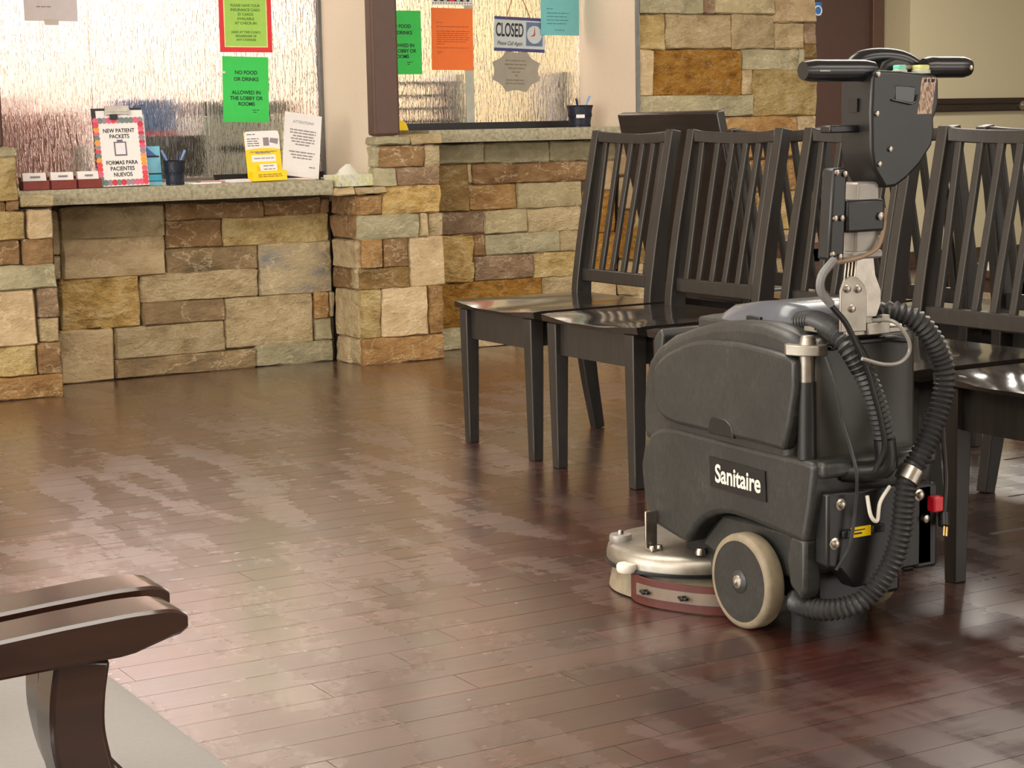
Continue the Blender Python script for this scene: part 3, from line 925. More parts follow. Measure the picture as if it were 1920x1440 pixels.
def pen_cup(label, x, y, z, r, h, pens, tagm=False):
    t = thing('pen_cup', label, 'pen cup', (x, y, z))
    m = MB()
    n = 20
    for k in range(n):
        a, a2 = 2 * PI * k / n, 2 * PI * (k + 5) / n
        for aa, bb in ((a, a2), (a2, a)):
            p0 = (x + r * 0.82 * math.cos(aa), y + r * 0.82 * math.sin(aa), z + 0.004)
            p1 = (x + r * math.cos(bb), y + r * math.sin(bb), z + h)
            pm = ((x + (p0[0] + p1[0]) / 2 - x) * 1.0, (p0[1] + p1[1]) / 2, (p0[2] + p1[2]) / 2)
            d = Vector((pm[0] - x, pm[1] - y, 0))
            d = d.normalized() * r * 0.91
            m.tube([p0, (x + d.x, y + d.y, pm[2]), p1], 0.0016, 4)
    obj('mesh_wall', m, blackmesh, t)
    obj('inner_wall', MB().loft([[(x + r * 0.79 * math.cos(2 * PI * k / 20), y + r * 0.79 * math.sin(2 * PI * k / 20), z + 0.003) for k in range(20)], [(x + r * 0.95 * math.cos(2 * PI * k / 20), y + r * 0.95 * math.sin(2 * PI * k / 20), z + h * 0.97) for k in range(20)]], cap=False), blackmesh, t, smooth=True)
    obj('rim', MB().tube([(x + r * math.cos(2 * PI * k / 24), y + r * math.sin(2 * PI * k / 24), z + h) for k in range(25)], 0.0025, 6), blackm, t, smooth=True)
    obj('base', MB().lathe((x, y, z), 'Z', [(r * 0.82, 0), (r * 0.82, 0.005)], 20), blackm, t)
    if tagm:
        obj('paper_label', MB().box(x - r * 0.95, x - r * 0.2, y - r * 1.0, y - r * 0.97, z + h * 0.42, z + h * 0.58), paper, t)
    return t


def pen(label, x, y, z, dx, dy, L, m):
    t = thing('pen', label, 'pen', (x, y, z), 'pens in the cups')
    e = (x + dx, y + dy, z + L)
    p = Vector((x, y, z))
    q = Vector(e)
    obj('barrel', MB().tube([p, p.lerp(q, 0.8)], 0.0045, 8), m, t, smooth=True)
    obj('cap', MB().tube([p.lerp(q, 0.8), q], 0.0055, 8), m, t, smooth=True)


pen_cup('black mesh pen cup on the lower counter beside the brochure', 2.682, 7.31, CT, 0.045, 0.098, [])
pen('pale blue pen leaning left in the lower counter cup', 2.70, 7.32, CT + 0.01, -0.07, -0.01, 0.13, penblue)
pen('pale blue pen leaning right in the lower counter cup', 2.668, 7.31, CT + 0.01, 0.062, 0.0, 0.13, penblue)
pen('dark pen standing behind the others in the lower counter cup', 2.69, 7.325, CT + 0.01, 0.02, 0.01, 0.125, pendark)
pen_cup('black pen cup with white label on the higher counter', 4.79, 7.52, 1.001, 0.062, 0.1, [], True)
pen('dark blue pen leaning left in the higher counter cup', 4.80, 7.52, 1.01, -0.03, 0, 0.125, pendark)
pen('pale blue pen leaning right in the higher counter cup', 4.775, 7.51, 1.01, 0.065, 0, 0.135, penblue)
pen('pale blue pen upright in the higher counter cup', 4.79, 7.535, 1.01, -0.005, 0, 0.12, penblue)
# loose pamphlets
pamph = ((2.80, 7.29, 0.13, 0.06, 0.1, 'white', paper), (2.90, 7.40, 0.16, 0.1, -0.15, 'pink printed', simple('pink_print', (190, 140, 140), 0.6)), (2.985, 7.36, 0.14, 0.09, 0.35, 'grey', lavender))
for k, (x, y, w_, d_, rz, nm, mt) in enumerate(pamph):
    o = obj('pamphlet', MB().box(-w_ / 2, w_ / 2, -d_ / 2, d_ / 2, 0, 0.006 + 0.003 * k), mt, at=(x, y, CT), bevel=0.001)
    o.rotation_euler = (0, 0, rz)
    tag(o, nm + ' pamphlet lying flat on the lower counter', 'pamphlet', 'pamphlets on the counter')

# yellow display card
yc = leaning('yellow_display', 'yellow and white cardboard display stand on the lower counter', 'display stand', 3.095, 7.335, 0.158, 0.21, 0.12, yellow, 0.004, tilt=-0.02, rz=0.0)
on(yc, 'white_panel', MB().prism([(-0.079, 0.135), (-0.05, 0.139), (0, 0.141), (0.05, 0.139), (0.079, 0.134), (0.079, 0.2), (0.07, 0.213), (-0.07, 0.213), (-0.079, 0.2)], 'Y', -0.0008, 0), paper, 0, 0, 0)
on(yc, 'print', print_lines([(-0.068, -0.03, 0.2)] + [(-0.068, -0.015, 0.181 - 0.0095 * k) for k in range(4)], srng), ink, 0, 0, -0.001)
on(yc, 'grey_cups_picture', MB().box(0.004, 0.03, -0.0005, 0, 0.15, 0.185).prism([(0.032, 0.165), (0.068, 0.155), (0.074, 0.178), (0.038, 0.183)], 'Y', -0.0005, 0), inkgrey, 0, 0, -0.001)
on(yc, 'white_strip', MB().box(-0.055, 0.055, -0.0005, 0, 0.083, 0.112), paper, 0, 0, -0.0006)
on(yc, 'print', print_lines([(-0.045, 0.045, 0.098), (-0.06, 0.06, 0.126), (-0.035, 0.03, 0.121)], srng, h=0.004), inkgrey, 0, 0, -0.0014)
on(yc, 'card_pocket', MB().box(-0.07, 0.085, -0.03, -0.002, 0, 0.042), yellow, 0, 0, 0)
on(yc, 'white_card', MB().prism([(-0.022, 0.03), (0.05, 0.03), (0.05, 0.072), (-0.03, 0.072)], 'Y', -0.016, -0.012), paper, 0, 0, 0)
on(yc, 'print', print_lines([(-0.012, 0.035, 0.064), (-0.012, 0.04, 0.05)], srng, h=0.004), inkgrey, 0, 0, -0.0165)
on(yc, 'print', print_lines([(-0.045, 0.065, 0.026), (-0.045, 0.065, 0.018)], srng, h=0.004), simple('ochre_ink', (170, 130, 10), 0.6), 0, 0, -0.0305)
o = obj('yellow_card', MB().prism([(3.80, 1.002), (3.905, 1.002), (3.895, 1.03), (3.88, 1.045), (3.80, 1.06)], 'Y', 7.58, 7.585), yellow)
tag(o, 'bright yellow card peeking out beside the brown post', 'card')
# white tilted notice
at_ = leaning('attention_notice', 'tilted white notice in an acrylic stand against the pier wall', 'sign', 3.265, 7.36, 0.185, 0.27, 0.06, paper, 0.004, tilt=0.14, rz=0.15, z=CT + 0.013)
on(at_, 'lettering', text_mesh('ATTENTION!!', 0.0175, shear=0.2), inkgrey, 0, 0.232, -0.0008)
on(at_, 'print', print_lines([(-0.065, 0.065, 0.198), (-0.065, 0.065, 0.186), (-0.05, 0.055, 0.173), (-0.06, 0.062, 0.161), (-0.055, 0.06, 0.149), (-0.035, 0.035, 0.137), (-0.065, 0.065, 0.105), (-0.055, 0.058, 0.092), (-0.045, 0.05, 0.08), (0.04, 0.07, 0.045)], srng, h=0.005), inkgrey, 0, 0, -0.0006)
on(at_, 'stand_foot', MB().prism([(-0.08, 0.0), (0.08, 0.0), (0.06, 0.03), (-0.06, 0.03)], 'Y', 0.004, 0.012), lightgrey, 0, 0, 0)

# tissue box on the pillar ledge
t = thing('tissue_box', 'patterned tissue box on the stone pillar ledge', 'tissue box', (3.46, 7.27, 0.77))
tb = obj('carton', MB().box(-0.112, 0.112, -0.058, 0.058, 0, 0.05), tisbox, t, (3.463, 7.262, 0.771), bevel=0.002)
tb.rotation_euler = (0, 0, 0.22)
tg = []
for k in range(5):
    zz = 0.05 + 0.011 * k
    ww = 0.055 * (1 - k / 5.2)
    tg.append([(ww * math.cos(2 * PI * q / 12) * (1 + 0.25 * math.sin(3 * q + k)) - 0.035 + 0.004 * k, 0.02 * (1 - k / 5.5) * math.sin(2 * PI * q / 12), zz) for q in range(12)])
to = obj('tissue', MB().loft(tg), tissue, t, (3.463, 7.262, 0.771), smooth=True)
to.rotation_euler = (0, 0, 0.22)

# ---------------------------------------------------------------- slat back chairs


def make_chair():
    t = thing('slat_back_chair', '', 'chair', (0, 0, 0))
    # seat with a scooped, waved front edge; front looks to -X
    n = 14
    rings = []
    for i in range(n + 1):
        y = -0.247 + 0.494 * i / n
        s_ = y / 0.247
        wave = 0.006 * math.cos(2 * PI * s_) - 0.003
        front = -0.272 + 0.012 * abs(s_) ** 2
        dip = -0.010 * max(0, math.cos(PI * s_ * 0.92)) ** 1.0
        zt = 0.462
        rings.append([(front, y, zt + dip + wave * 0.6 - 0.004), (front + 0.03, y, zt + dip), (-0.05, y, zt + dip * 0.9), (0.12, y, zt + dip * 0.3), (0.225, y, zt), (0.225, y, zt - 0.024), (0.0, y, zt - 0.026), (front + 0.03, y, zt - 0.028), (front + 0.004, y, zt - 0.022)])
    obj('seat', MB().loft(rings), seatwood, t, smooth=True)
    ap = MB().box(-0.237, -0.217, -0.2, 0.2, 0.342, 0.436)
    obj('apron', ap, chairwood, t)
    obj('apron', MB().box(-0.21, 0.17, 0.195, 0.212, 0.352, 0.436), chairwood, t)
    obj('apron', MB().box(-0.21, 0.17, -0.212, -0.195, 0.352, 0.436), chairwood, t)
    obj('apron', MB().box(0.175, 0.193, -0.19, 0.19, 0.36, 0.436), chairwood, t)
    for s_ in (1, -1):
        yc_ = 0.2 * s_
        rr = []
        for z, h in ((0, 0.017), (0.04, 0.0175), (0.25, 0.021), (0.437, 0.0235)):
            off = -0.232 + (0.0235 - h) * 0.2
            rr.append([(off - h, yc_ - h, z), (off + h, yc_ - h, z), (off + h, yc_ + h, z), (off - h, yc_ + h, z)])
        obj('leg', MB().loft(rr), chairwood, t, bevel=0.003)
    for s_ in (1, -1):
        yc_ = 0.212 * s_
        P_ = spline([(0.262, yc_, 0), (0.228, yc_, 0.2), (0.205, yc_, 0.42), (0.214, yc_, 0.56), (0.245, yc_, 0.78), (0.285, yc_, 0.992)], 5)
        N_ = len(P_)
        obj('back_post', MB().bar(P_, lambda i: 0.036 + 0.022 * math.sin(PI * min(1, i / N_ * 1.25)), 0.036), chairwood, t, bevel=0.003)
    for zc, hh, bow, th in ((0.973, 0.034, 0.022, 0.024), (0.522, 0.042, 0.0, 0.02)):
        P_ = []
        for i in range(11):
            y = -0.195 + 0.39 * i / 10
            x = (0.277 if zc > 0.9 else 0.207) + bow * (1 - (y / 0.195) ** 2)
            P_.append((x, y, zc - (0.008 * (1 - (y / 0.195) ** 2) if zc > 0.9 else 0)))
        obj('back_rail', MB().bar(P_, th, hh, (0, 0, 1)), chairwood, t, bevel=0.003)
    for k in range(6):
        y = -0.158 + 0.0632 * k
        y2 = y * 1.04
        xb = 0.022 * (1 - (y / 0.195) ** 2)
        P_ = spline([(0.21, y, 0.535), (0.228 + xb * 0.3, y, 0.66), (0.252 + xb * 0.7, (y + y2) / 2, 0.82), (0.274 + xb, y2, 0.962)], 3)
        obj('slat', MB().bar(P_, 0.013, 0.0235), chairwood, t, bevel=0.003)
    return t


def copy_tree(o, parent=None):
    c = o.copy()
    C.objects.link(c)
    c.parent = parent
    for ch in o.children:
        copy_tree(ch, c)
    return c


proto = make_chair()
row = ((3.108, 4.995, 0, 'black slat back chair at the left end of the front row by the stone wall', 'front row of slat back chairs'),
       (3.104, 4.447, 0, 'second black slat back chair from the left in the front row', 'front row of slat back chairs'),
       (3.100, 3.892, 0, 'third black slat back chair in the front row, behind the scrubber handle', 'front row of slat back chairs'),
       (3.070, 3.318, 0, 'black slat back chair to the right of the scrubber handle', 'front row of slat back chairs'),
       (3.085, 2.765, 0, 'nearest front row chair, mostly cut off at the right picture edge', 'front row of slat back chairs'),
       (3.875, 4.53, PI, 'farthest slat back chair in the back to back row beside the solid back chair', 'back to back row of chairs'),
       (3.875, 3.985, PI, 'back row chair facing away behind the scrubber handle', 'back to back row of chairs'),
       (3.875, 3.43, PI, 'back row chair facing away behind the right front row chair', 'back to back row of chairs'),
       (3.875, 2.88, PI, 'back row chair facing away at the right picture edge', 'back to back row of chairs'))
for i, (x, y, rz, lab, grp) in enumerate(row):
    o = proto if i == 0 else copy_tree(proto)
    o.location = (x, y, 0)
    o.rotation_euler = (0, 0, rz + (0.0, 0.012, -0.01, 0.008, 0, 0, 0.01, -0.01, 0)[i])
    tag(o, lab, 'chair', grp)

# solid back chair in the second row (faces +X)
t = thing('panel_back_chair', 'dark chair with a tall solid panel back behind the front row', 'chair', (3.9, 5.09, 0))
obj('backrest', MB().bar([(3.72, 5.09, 0.47), (3.66, 5.09, 0.75), (3.59, 5.09, 1.05)], 0.03, 0.575), panelwood, t, bevel=0.006)
obj('seat', MB().box(3.70, 4.18, 4.81, 5.37, 0.42, 0.47), panelwood, t, bevel=0.01)
for x in (3.73, 4.13):
    for y in (4.84, 5.34):
        obj('leg', MB().box(x - 0.022, x + 0.022, y - 0.022, y + 0.022, 0, 0.42), panelwood, t, bevel=0.004)
obj('apron', MB().box(3.75, 4.11, 4.83, 4.85, 0.34, 0.42).box(3.75, 4.11, 5.33, 5.35, 0.34, 0.42).box(4.12, 4.14, 4.86, 5.32, 0.34, 0.42), panelwood, t)

# low tables glimpsed between the slats
for nm, lab, x0, x1, y0, y1, zt in (('side_table', 'low brown side table glimpsed between the chair backs near the column', 4.75, 5.2, 5.75, 6.2, 0.535), ('side_table', 'low brown side table glimpsed behind the right chairs', 4.68, 5.6, 4.55, 5.0, 0.485)):
    t = thing(nm, lab, 'table', ((x0 + x1) / 2, (y0 + y1) / 2, 0))
    obj('tabletop', MB().box(x0, x1, y0, y1, zt - 0.03, zt), tablewood, t, bevel=0.004)
    obj('apron', MB().box(x0 + 0.02, x1 - 0.02, y0 + 0.02, y0 + 0.04, zt - 0.08, zt - 0.03).box(x0 + 0.02, x0 + 0.04, y0 + 0.04, y1 - 0.02, zt - 0.08, zt - 0.03), tablewood, t)
    for x in (x0 + 0.04, x1 - 0.04):
        for y in (y0 + 0.04, y1 - 0.04):
            obj('leg', MB().box(x - 0.02, x + 0.02, y - 0.02, y + 0.02, 0, zt - 0.03), tablewood, t)

# wall rail with round bolts, restroom sign
t = thing('wall_rail', 'dark wooden bumper rail with round bolts on the right wall', 'rail', (9.5, 9.49, 1.08))
obj('board', MB().box(8.70, 12.0, 9.468, 9.499, 1.045, 1.135), railm, t, bevel=0.006)
obj('groove_strip', MB().box(8.70, 12.0, 9.458, 9.468, 1.095, 1.118), railm, t, bevel=0.004)
for x in (9.68, 10.9):
    obj('bolt', MB().lathe((x, 9.45, 1.082), 'Y', [(0.004, -0.03), (0.018, -0.026), (0.022, -0.01), (0.03, 0.0), (0.032, 0.018)], 20), steel, t, smooth=True)
s = sheet('restroom_sign', 'small blue restroom sign beside the stone column', 'sign', 8.01, 8.142, 1.692, 1.782, signblue, y=9.779, th=0.004)
on(s, 'white_ring', MB().tube([(0.03 * math.cos(a * PI / 10), 0, 0.03 * math.sin(a * PI / 10) - 0.01) for a in range(21)], 0.005, 6), paper, 0.035, 0, -0.004)

# ---------------------------------------------------------------- floor scrubber
sc = thing('floor_scrubber', 'black walk-behind floor scrubber with cream wheels and corrugated hoses', 'floor scrubber', (2.4, 2.95, 0))
XL, XR = 2.245, 2.555
low = [(3.3, 0.281), (3.287, 0.328), (3.262, 0.355), (3.235, 0.369), (3.202, 0.377), (3.153, 0.379), (3.04, 0.376), (2.881, 0.373), (2.749, 0.372), (2.715, 0.37), (2.712, 0.355), (2.722, 0.29), (2.735, 0.231), (2.742, 0.205),
       (2.778, 0.209), (2.83, 0.214), (2.881, 0.219), (2.93, 0.223), (2.97, 0.224), (3.003, 0.221), (3.035, 0.213), (3.069, 0.197), (3.094, 0.177), (3.115, 0.155), (3.131, 0.135), (3.165, 0.14), (3.205, 0.147), (3.251, 0.156), (3.27, 0.17), (3.283, 0.19), (3.295, 0.235)]
obj('lower_body', MB().prism(low, 'X', XL, XR), plastic, sc, bevel=0.012, seg=4, angle=50)
up = [(3.297, 0.335), (3.299, 0.411), (3.291, 0.478), (3.275, 0.512), (3.245, 0.542), (3.189, 0.572), (3.112, 0.595), (3.038, 0.613), (2.96, 0.622), (2.88, 0.624), (2.82, 0.615), (2.765, 0.6), (2.76, 0.585), (2.79, 0.38), (2.80, 0.335)]
obj('recovery_tank', MB().prism(up, 'X', XL + 0.004, XR - 0.004), plastic, sc, bevel=0.03, seg=5, angle=60)
pan = [(3.239, 0.47), (3.233, 0.5), (3.212, 0.519), (3.185, 0.536), (3.118, 0.562), (3.08, 0.572), (3.043, 0.578), (2.936, 0.582), (2.834, 0.576), (2.772, 0.569), (2.757, 0.562), (2.757, 0.508), (2.772, 0.44), (2.791, 0.383), (2.868, 0.386), (3.026, 0.388), (3.15, 0.389), (3.185, 0.393), (3.213, 0.404), (3.232, 0.43)]
pn = obj('side_panel', MB().prism(pan, 'X', XL - 0.012, XL + 0.02), plastic, sc, bevel=0.009, seg=3, angle=50)
obj('finger_notch', MB().prism([(3.035, 0.386), (3.028, 0.415), (3.018, 0.423), (2.975, 0.421), (2.955, 0.41), (2.948, 0.386)], 'X', XL - 0.0135, XL - 0.005), blackm, pn, bevel=0.002)
# wheel well block set back inside the arch, chassis and rear plate
obj('chassis', MB().box(2.29, 2.51, 2.76, 3.2, 0.07, 0.24), blackm, sc, bevel=0.01)
obj('wheel_arch_lining', MB().prism([(2.742, 0.21), (3.05, 0.21), (3.11, 0.15), (3.125, 0.13), (3.06, 0.115), (2.79, 0.115), (2.742, 0.15)], 'X', XL + 0.035, XR - 0.035), plastic, sc, bevel=0.008)
# left rear skirt below the shoulder
obj('rear_skirt', MB().prism([(2.742, 0.215), (2.79, 0.215), (2.80, 0.165), (2.79, 0.115), (2.755, 0.09), (2.742, 0.115)], 'X', XL + 0.002, XL + 0.045), plastic, sc, bevel=0.008)
rp = obj('rear_plate', MB().prism([(2.268, 0.31), (2.535, 0.305), (2.538, 0.135), (2.46, 0.135), (2.42, 0.115), (2.335, 0.115), (2.30, 0.155), (2.268, 0.165)], 'Y', 2.70, 2.74), blackm, sc, bevel=0.006)
for x, z in ((2.285, 0.21), (2.30, 0.285), (2.50, 0.28)):
    obj('bolt', MB().lathe((x, 2.698, z), 'Y', [(0.004, -0.008), (0.0075, -0.006), (0.0075, 0.0), (0.012, 0.001), (0.012, 0.003)], 12), steel, rp, smooth=True)
obj('warning_label', MB().box(2.325, 2.375, 2.6985, 2.70, 0.216, 0.236), yellow, rp)
obj('warning_print', MB().box(2.333, 2.36, 2.698, 2.6985, 0.229, 0.231).box(2.333, 2.352, 2.698, 2.6985, 0.222, 0.225), ink, rp)
obj('strap_bracket', MB().box(2.30, 2.325, 2.692, 2.70, 0.218, 0.234).box(2.375, 2.405, 2.692, 2.70, 0.22, 0.236), blackm, rp, bevel=0.002)
# rear face of the tank with its hand hold ledge
obj('tank_rear', MB().prism([(2.275, 0.345), (2.275, 0.575), (2.295, 0.606), (2.5, 0.606), (2.53, 0.58), (2.535, 0.345)], 'Y', 2.745, 2.80), tankm, sc, bevel=0.012, seg=3)
obj('tank_ledge', MB().prism([(2.30, 0.588), (2.34, 0.597), (2.46, 0.597), (2.51, 0.585), (2.505, 0.578), (2.45, 0.586), (2.35, 0.586), (2.30, 0.578)], 'Y', 2.728, 2.75), blackm, sc, bevel=0.003)
obj('rear_ledge', MB().box(2.255, 2.33, 2.695, 2.73, 0.338, 0.371), plastic, sc, bevel=0.01, seg=3)
obj('rear_ledge', MB().box(2.43, 2.545, 2.695, 2.73, 0.338, 0.371), plastic, sc, bevel=0.01, seg=3)
# badge: dark plate with the maker's lettering
bd = obj('badge', MB().prism([(3.044, 0.336), (2.860, 0.332), (2.856, 0.27), (3.04, 0.274)], 'X', XL - 0.003, XL + 0.004), blackm, sc)
tm = text_mesh('Sanitaire', 0.052, bold=0.0012, xs=0.84)
tm.transform(Matrix.Rotation(-PI / 2, 4, 'Z'))
obj('badge_lettering', tm, whitep, bd, (XL - 0.0036, 2.948, 0.302))
# smoky lid on top
rings = []
for k, (yy, hw, zt, zb) in enumerate(((3.135, 0.055, 0.606, 0.603), (3.12, 0.08, 0.623, 0.600), (3.07, 0.1, 0.641, 0.604), (2.98, 0.105, 0.655, 0.610), (2.90, 0.105, 0.659, 0.612), (2.865, 0.098, 0.653, 0.612), (2.845, 0.08, 0.636, 0.612))):
    ring = []
    for q in range(13):
        a = PI * q / 12
        ring.append((2.40 - hw * math.cos(a) * (1 if abs(math.cos(a)) > 0.99 else 0.98), yy, zb + (zt - zb) * min(1.0, math.sin(a) * 1.5)))
    rings.append(ring)
ld = obj('lid', MB().loft(rings), lidm, sc, smooth=True)
obj('lid_rim', MB().prism([(2.30, 3.16), (2.35, 3.18), (2.45, 3.18), (2.50, 3.16), (2.515, 2.85), (2.285, 2.85)], 'Z', 0.585, 0.612), plastic, sc, bevel=0.006)
obj('lid_latch', MB().box(2.292, 2.30, 2.94, 2.985, 0.617, 0.628), blackm, ld, bevel=0.002)
# front plate and strainer edge
obj('front_bumper', MB().prism([(3.297, 0.40), (3.318, 0.42), (3.325, 0.55), (3.30, 0.575), (3.285, 0.56), (3.30, 0.5)], 'X', 2.30, 2.52), plastic, sc, bevel=0.005)
# hose sockets
sk = obj('hose_socket', MB().lathe((2.335, 2.925, 0.60), 'Y', [(0.034, 0.03), (0.036, 0.0), (0.03, -0.004), (0.02, -0.004)], 20), blackm, sc, smooth=True)
lh = [(2.335, 2.92, 0.606), (2.328, 2.86, 0.622), (2.318, 2.80, 0.630), (2.298, 2.73, 0.622), (2.296, 2.685, 0.598), (2.318, 2.668, 0.556), (2.346, 2.664, 0.502), (2.367, 2.664, 0.446), (2.378, 2.664, 0.404)]
obj('drain_hose', hose(lh[1:], 0.0165, 0.0215), rubber, sc, smooth=True)
obj('hose_cuff', MB().tube(spline(lh[:3], 6), 0.0195, 16), blackm, sc, smooth=True)
obj('hose_cuff', MB().tube([Vector((2.3, 2.69, 0.605)), Vector((2.31, 2.675, 0.577)), Vector((2.325, 2.668, 0.548))], 0.0225, 16), gripm, sc, smooth=True)
obj('hose_elbow', MB().tube(spline([(2.377, 2.664, 0.41), (2.381, 2.664, 0.372), (2.376, 2.668, 0.352), (2.352, 2.685, 0.345), (2.32, 2.72, 0.345)], 6), 0.021, 16), blackm, sc, smooth=True)
rh = [(2.395, 2.74, 0.632), (2.425, 2.70, 0.648), (2.459, 2.67, 0.632), (2.487, 2.66, 0.6), (2.508, 2.655, 0.562), (2.516, 2.65, 0.525), (2.512, 2.65, 0.484), (2.495, 2.65, 0.438), (2.471, 2.65, 0.393), (2.446, 2.65, 0.359), (2.426, 2.65, 0.335), (2.416, 2.65, 0.284), (2.407, 2.65, 0.222), (2.387, 2.655, 0.161), (2.356, 2.67, 0.112), (2.322, 2.69, 0.085), (2.29, 2.74, 0.07), (2.285, 2.81, 0.07), (2.34, 2.87, 0.07)]
obj('vacuum_hose', hose(rh, 0.0172, 0.0225), rubber, sc, smooth=True)
obj('hose_clamp', MB().tube([Vector((2.436, 2.65, 0.347)), Vector((2.420, 2.65, 0.325))], 0.0245, 16), steel, sc, smooth=True)
# quarter turn knob
kb = obj('knob_post', MB().lathe((2.262, 2.757, 0.0), 'Z', [(0.014, 0.50), (0.014, 0.575)], 14), alum, sc, smooth=True)
obj('knob_post_sleeve', MB().lathe((2.264, 2.757, 0.0), 'Z', [(0.019, 0.37), (0.017, 0.52)], 14), blackm, sc, smooth=True)
obj('wing_knob', MB().prism([(2.225, 2.775), (2.238, 2.795), (2.262, 2.80), (2.292, 2.765), (2.298, 2.74), (2.285, 2.722), (2.262, 2.722), (2.235, 2.745)], 'Z', 0.572, 0.592).lathe((2.265, 2.757, 0), 'Z', [(0.017, 0.59), (0.013, 0.608), (0.011, 0.609)], 16), alum, sc, bevel=0.003)
# hinge bracket, mast and clamp
HY = 2.67
br_ = obj('hinge_bracket', MB().prism([(2.270, 0.622), (2.333, 0.620), (2.333, 0.69), (2.327, 0.708), (2.312, 0.722), (2.296, 0.727), (2.279, 0.72), (2.270, 0.70)], 'Y', HY - 0.003, HY + 0.003), alum, sc, bevel=0.0015)
obj('hinge_bracket', MB().prism([(2.345, 0.62), (2.390, 0.62), (2.392, 0.68), (2.384, 0.70), (2.372, 0.708), (2.345, 0.705)], 'Y', HY + 0.044, HY + 0.05), alum, sc, bevel=0.0015)
for x, z in ((2.284, 0.703), (2.310, 0.701), (2.296, 0.665)):
    obj('bolt', MB().lathe((x, HY - 0.004, z), 'Y', [(0.002, -0.006), (0.006, -0.0045), (0.006, 0.0), (0.008, 0.001)], 12), steel, br_, smooth=True)
m_ = MB()
for k in range(4):
    y = HY + 0.006 + 0.0095 * k
    m_.prism([(2.318, 0.645), (2.365, 0.645), (2.376, 0.67), (2.376, 0.695), (2.362, 0.725), (2.356, 0.77), (2.318, 0.77), (2.312, 0.73), (2.308, 0.69)], 'Y', y, y + 0.005)
obj('hinge_leaf', m_, steel, sc, bevel=0.0012)
obj('base_plate', MB().box(2.29, 2.46, 2.672, 2.80, 0.612, 0.622).box(2.335, 2.39, 2.665, 2.675, 0.612, 0.635).box(2.372, 2.39, 2.665, 2.68, 0.635, 0.648), alum, sc, bevel=0.002)
ms = obj('mast', MB().prism([(2.305, 0.757), (2.366, 0.757), (2.366, 0.90), (2.313, 0.90)], 'Y', HY, HY + 0.045), greym, sc, bevel=0.005)
obj('mast_collar', MB().box(2.298, 2.372, HY - 0.004, HY + 0.05, 0.757, 0.772), greym, sc, bevel=0.004)
cl_ = obj('mast_clamp', MB().box(2.276, 2.368, HY - 0.012, HY + 0.055, 0.808, 0.868), blackm, sc, bevel=0.005)
obj('bolt', MB().lathe((2.355, HY - 0.013, 0.836), 'Y', [(0.002, -0.006), (0.0075, -0.004), (0.0075, 0.0)], 12), steel, cl_, smooth=True)
sb = obj('switch_box', MB().prism([(2.244, 0.928), (2.277, 0.928), (2.270, 0.757), (2.232, 0.76)], 'Y', HY - 0.012, HY + 0.022), blackm, sc, bevel=0.005)
for x, z in ((2.250, 0.92), (2.269, 0.917), (2.246, 0.836), (2.262, 0.836), (2.240, 0.77), (2.258, 0.765)):
    obj('bolt', MB().lathe((x, HY - 0.013, z), 'Y', [(0.002, -0.005), (0.0055, -0.0035), (0.0055, 0.0)], 12), steel, sb, smooth=True)
obj('switch_arm', MB().box(2.262, 2.34, HY + 0.02, HY + 0.05, 0.992, 1.006), blackm, sc, bevel=0.003)
# control head
HF = 2.655
hd = obj('control_head', MB().prism([(2.333, 1.095), (2.330, 1.03), (2.332, 0.96), (2.338, 0.925), (2.366, 0.888), (2.392, 0.890), (2.42, 0.905), (2.452, 0.93), (2.482, 0.965), (2.488, 0.99), (2.486, 1.015), (2.494, 1.03), (2.498, 1.045), (2.497, 1.088), (2.490, 1.097), (2.40, 1.104), (2.345, 1.106)], 'Y', HF, HF + 0.088), blackm, sc, bevel=0.009, seg=3)
obj('head_recess', MB().prism([(2.386, 1.050), (2.434, 1.043), (2.438, 1.075), (2.386, 1.078)], 'Y', HF - 0.0015, HF + 0.004), gripm, hd, bevel=0.002)
obj('recess_lip', MB().tube([(2.378, HF - 0.002, 1.051), (2.425, HF - 0.003, 1.043), (2.438, HF - 0.002, 1.048), (2.441, HF - 0.001, 1.06)], 0.002, 8), gripm, hd, smooth=True)
st = obj('rating_sticker', MB().prism([(2.443, 1.024), (2.478, 1.024), (2.490, 1.092), (2.454, 1.092)], 'Y', HF - 0.0008, HF + 0.001), stickerm, hd)
obj('sticker_heading', MB().prism([(2.458, 1.083), (2.464, 1.083), (2.465, 1.089), (2.459, 1.089)], 'Y', HF - 0.0012, HF - 0.0008).prism([(2.468, 1.083), (2.472, 1.083), (2.473, 1.089), (2.469, 1.089)], 'Y', HF - 0.0012, HF - 0.0008).prism([(2.476, 1.083), (2.484, 1.083), (2.485, 1.089), (2.477, 1.089)], 'Y', HF - 0.0012, HF - 0.0008), ink, st)['kind'] = 'stuff'
for x, z in ((2.345, 1.098), (2.343, 1.026), (2.350, 0.933), (2.376, 0.960)):
    obj('bolt', MB().lathe((x, HF, z), 'Y', [(0.002, -0.005), (0.005, -0.004), (0.005, 0.0)], 12), steel, hd, smooth=True)
obj('trigger_lever', MB().box(2.49, 2.516, HF + 0.03, HF + 0.045, 1.044, 1.052), blackm, hd, bevel=0.002)
obj('side_slot', MB().box(2.326, 2.334, HF + 0.035, HF + 0.06, 1.03, 1.055), gripm, hd)
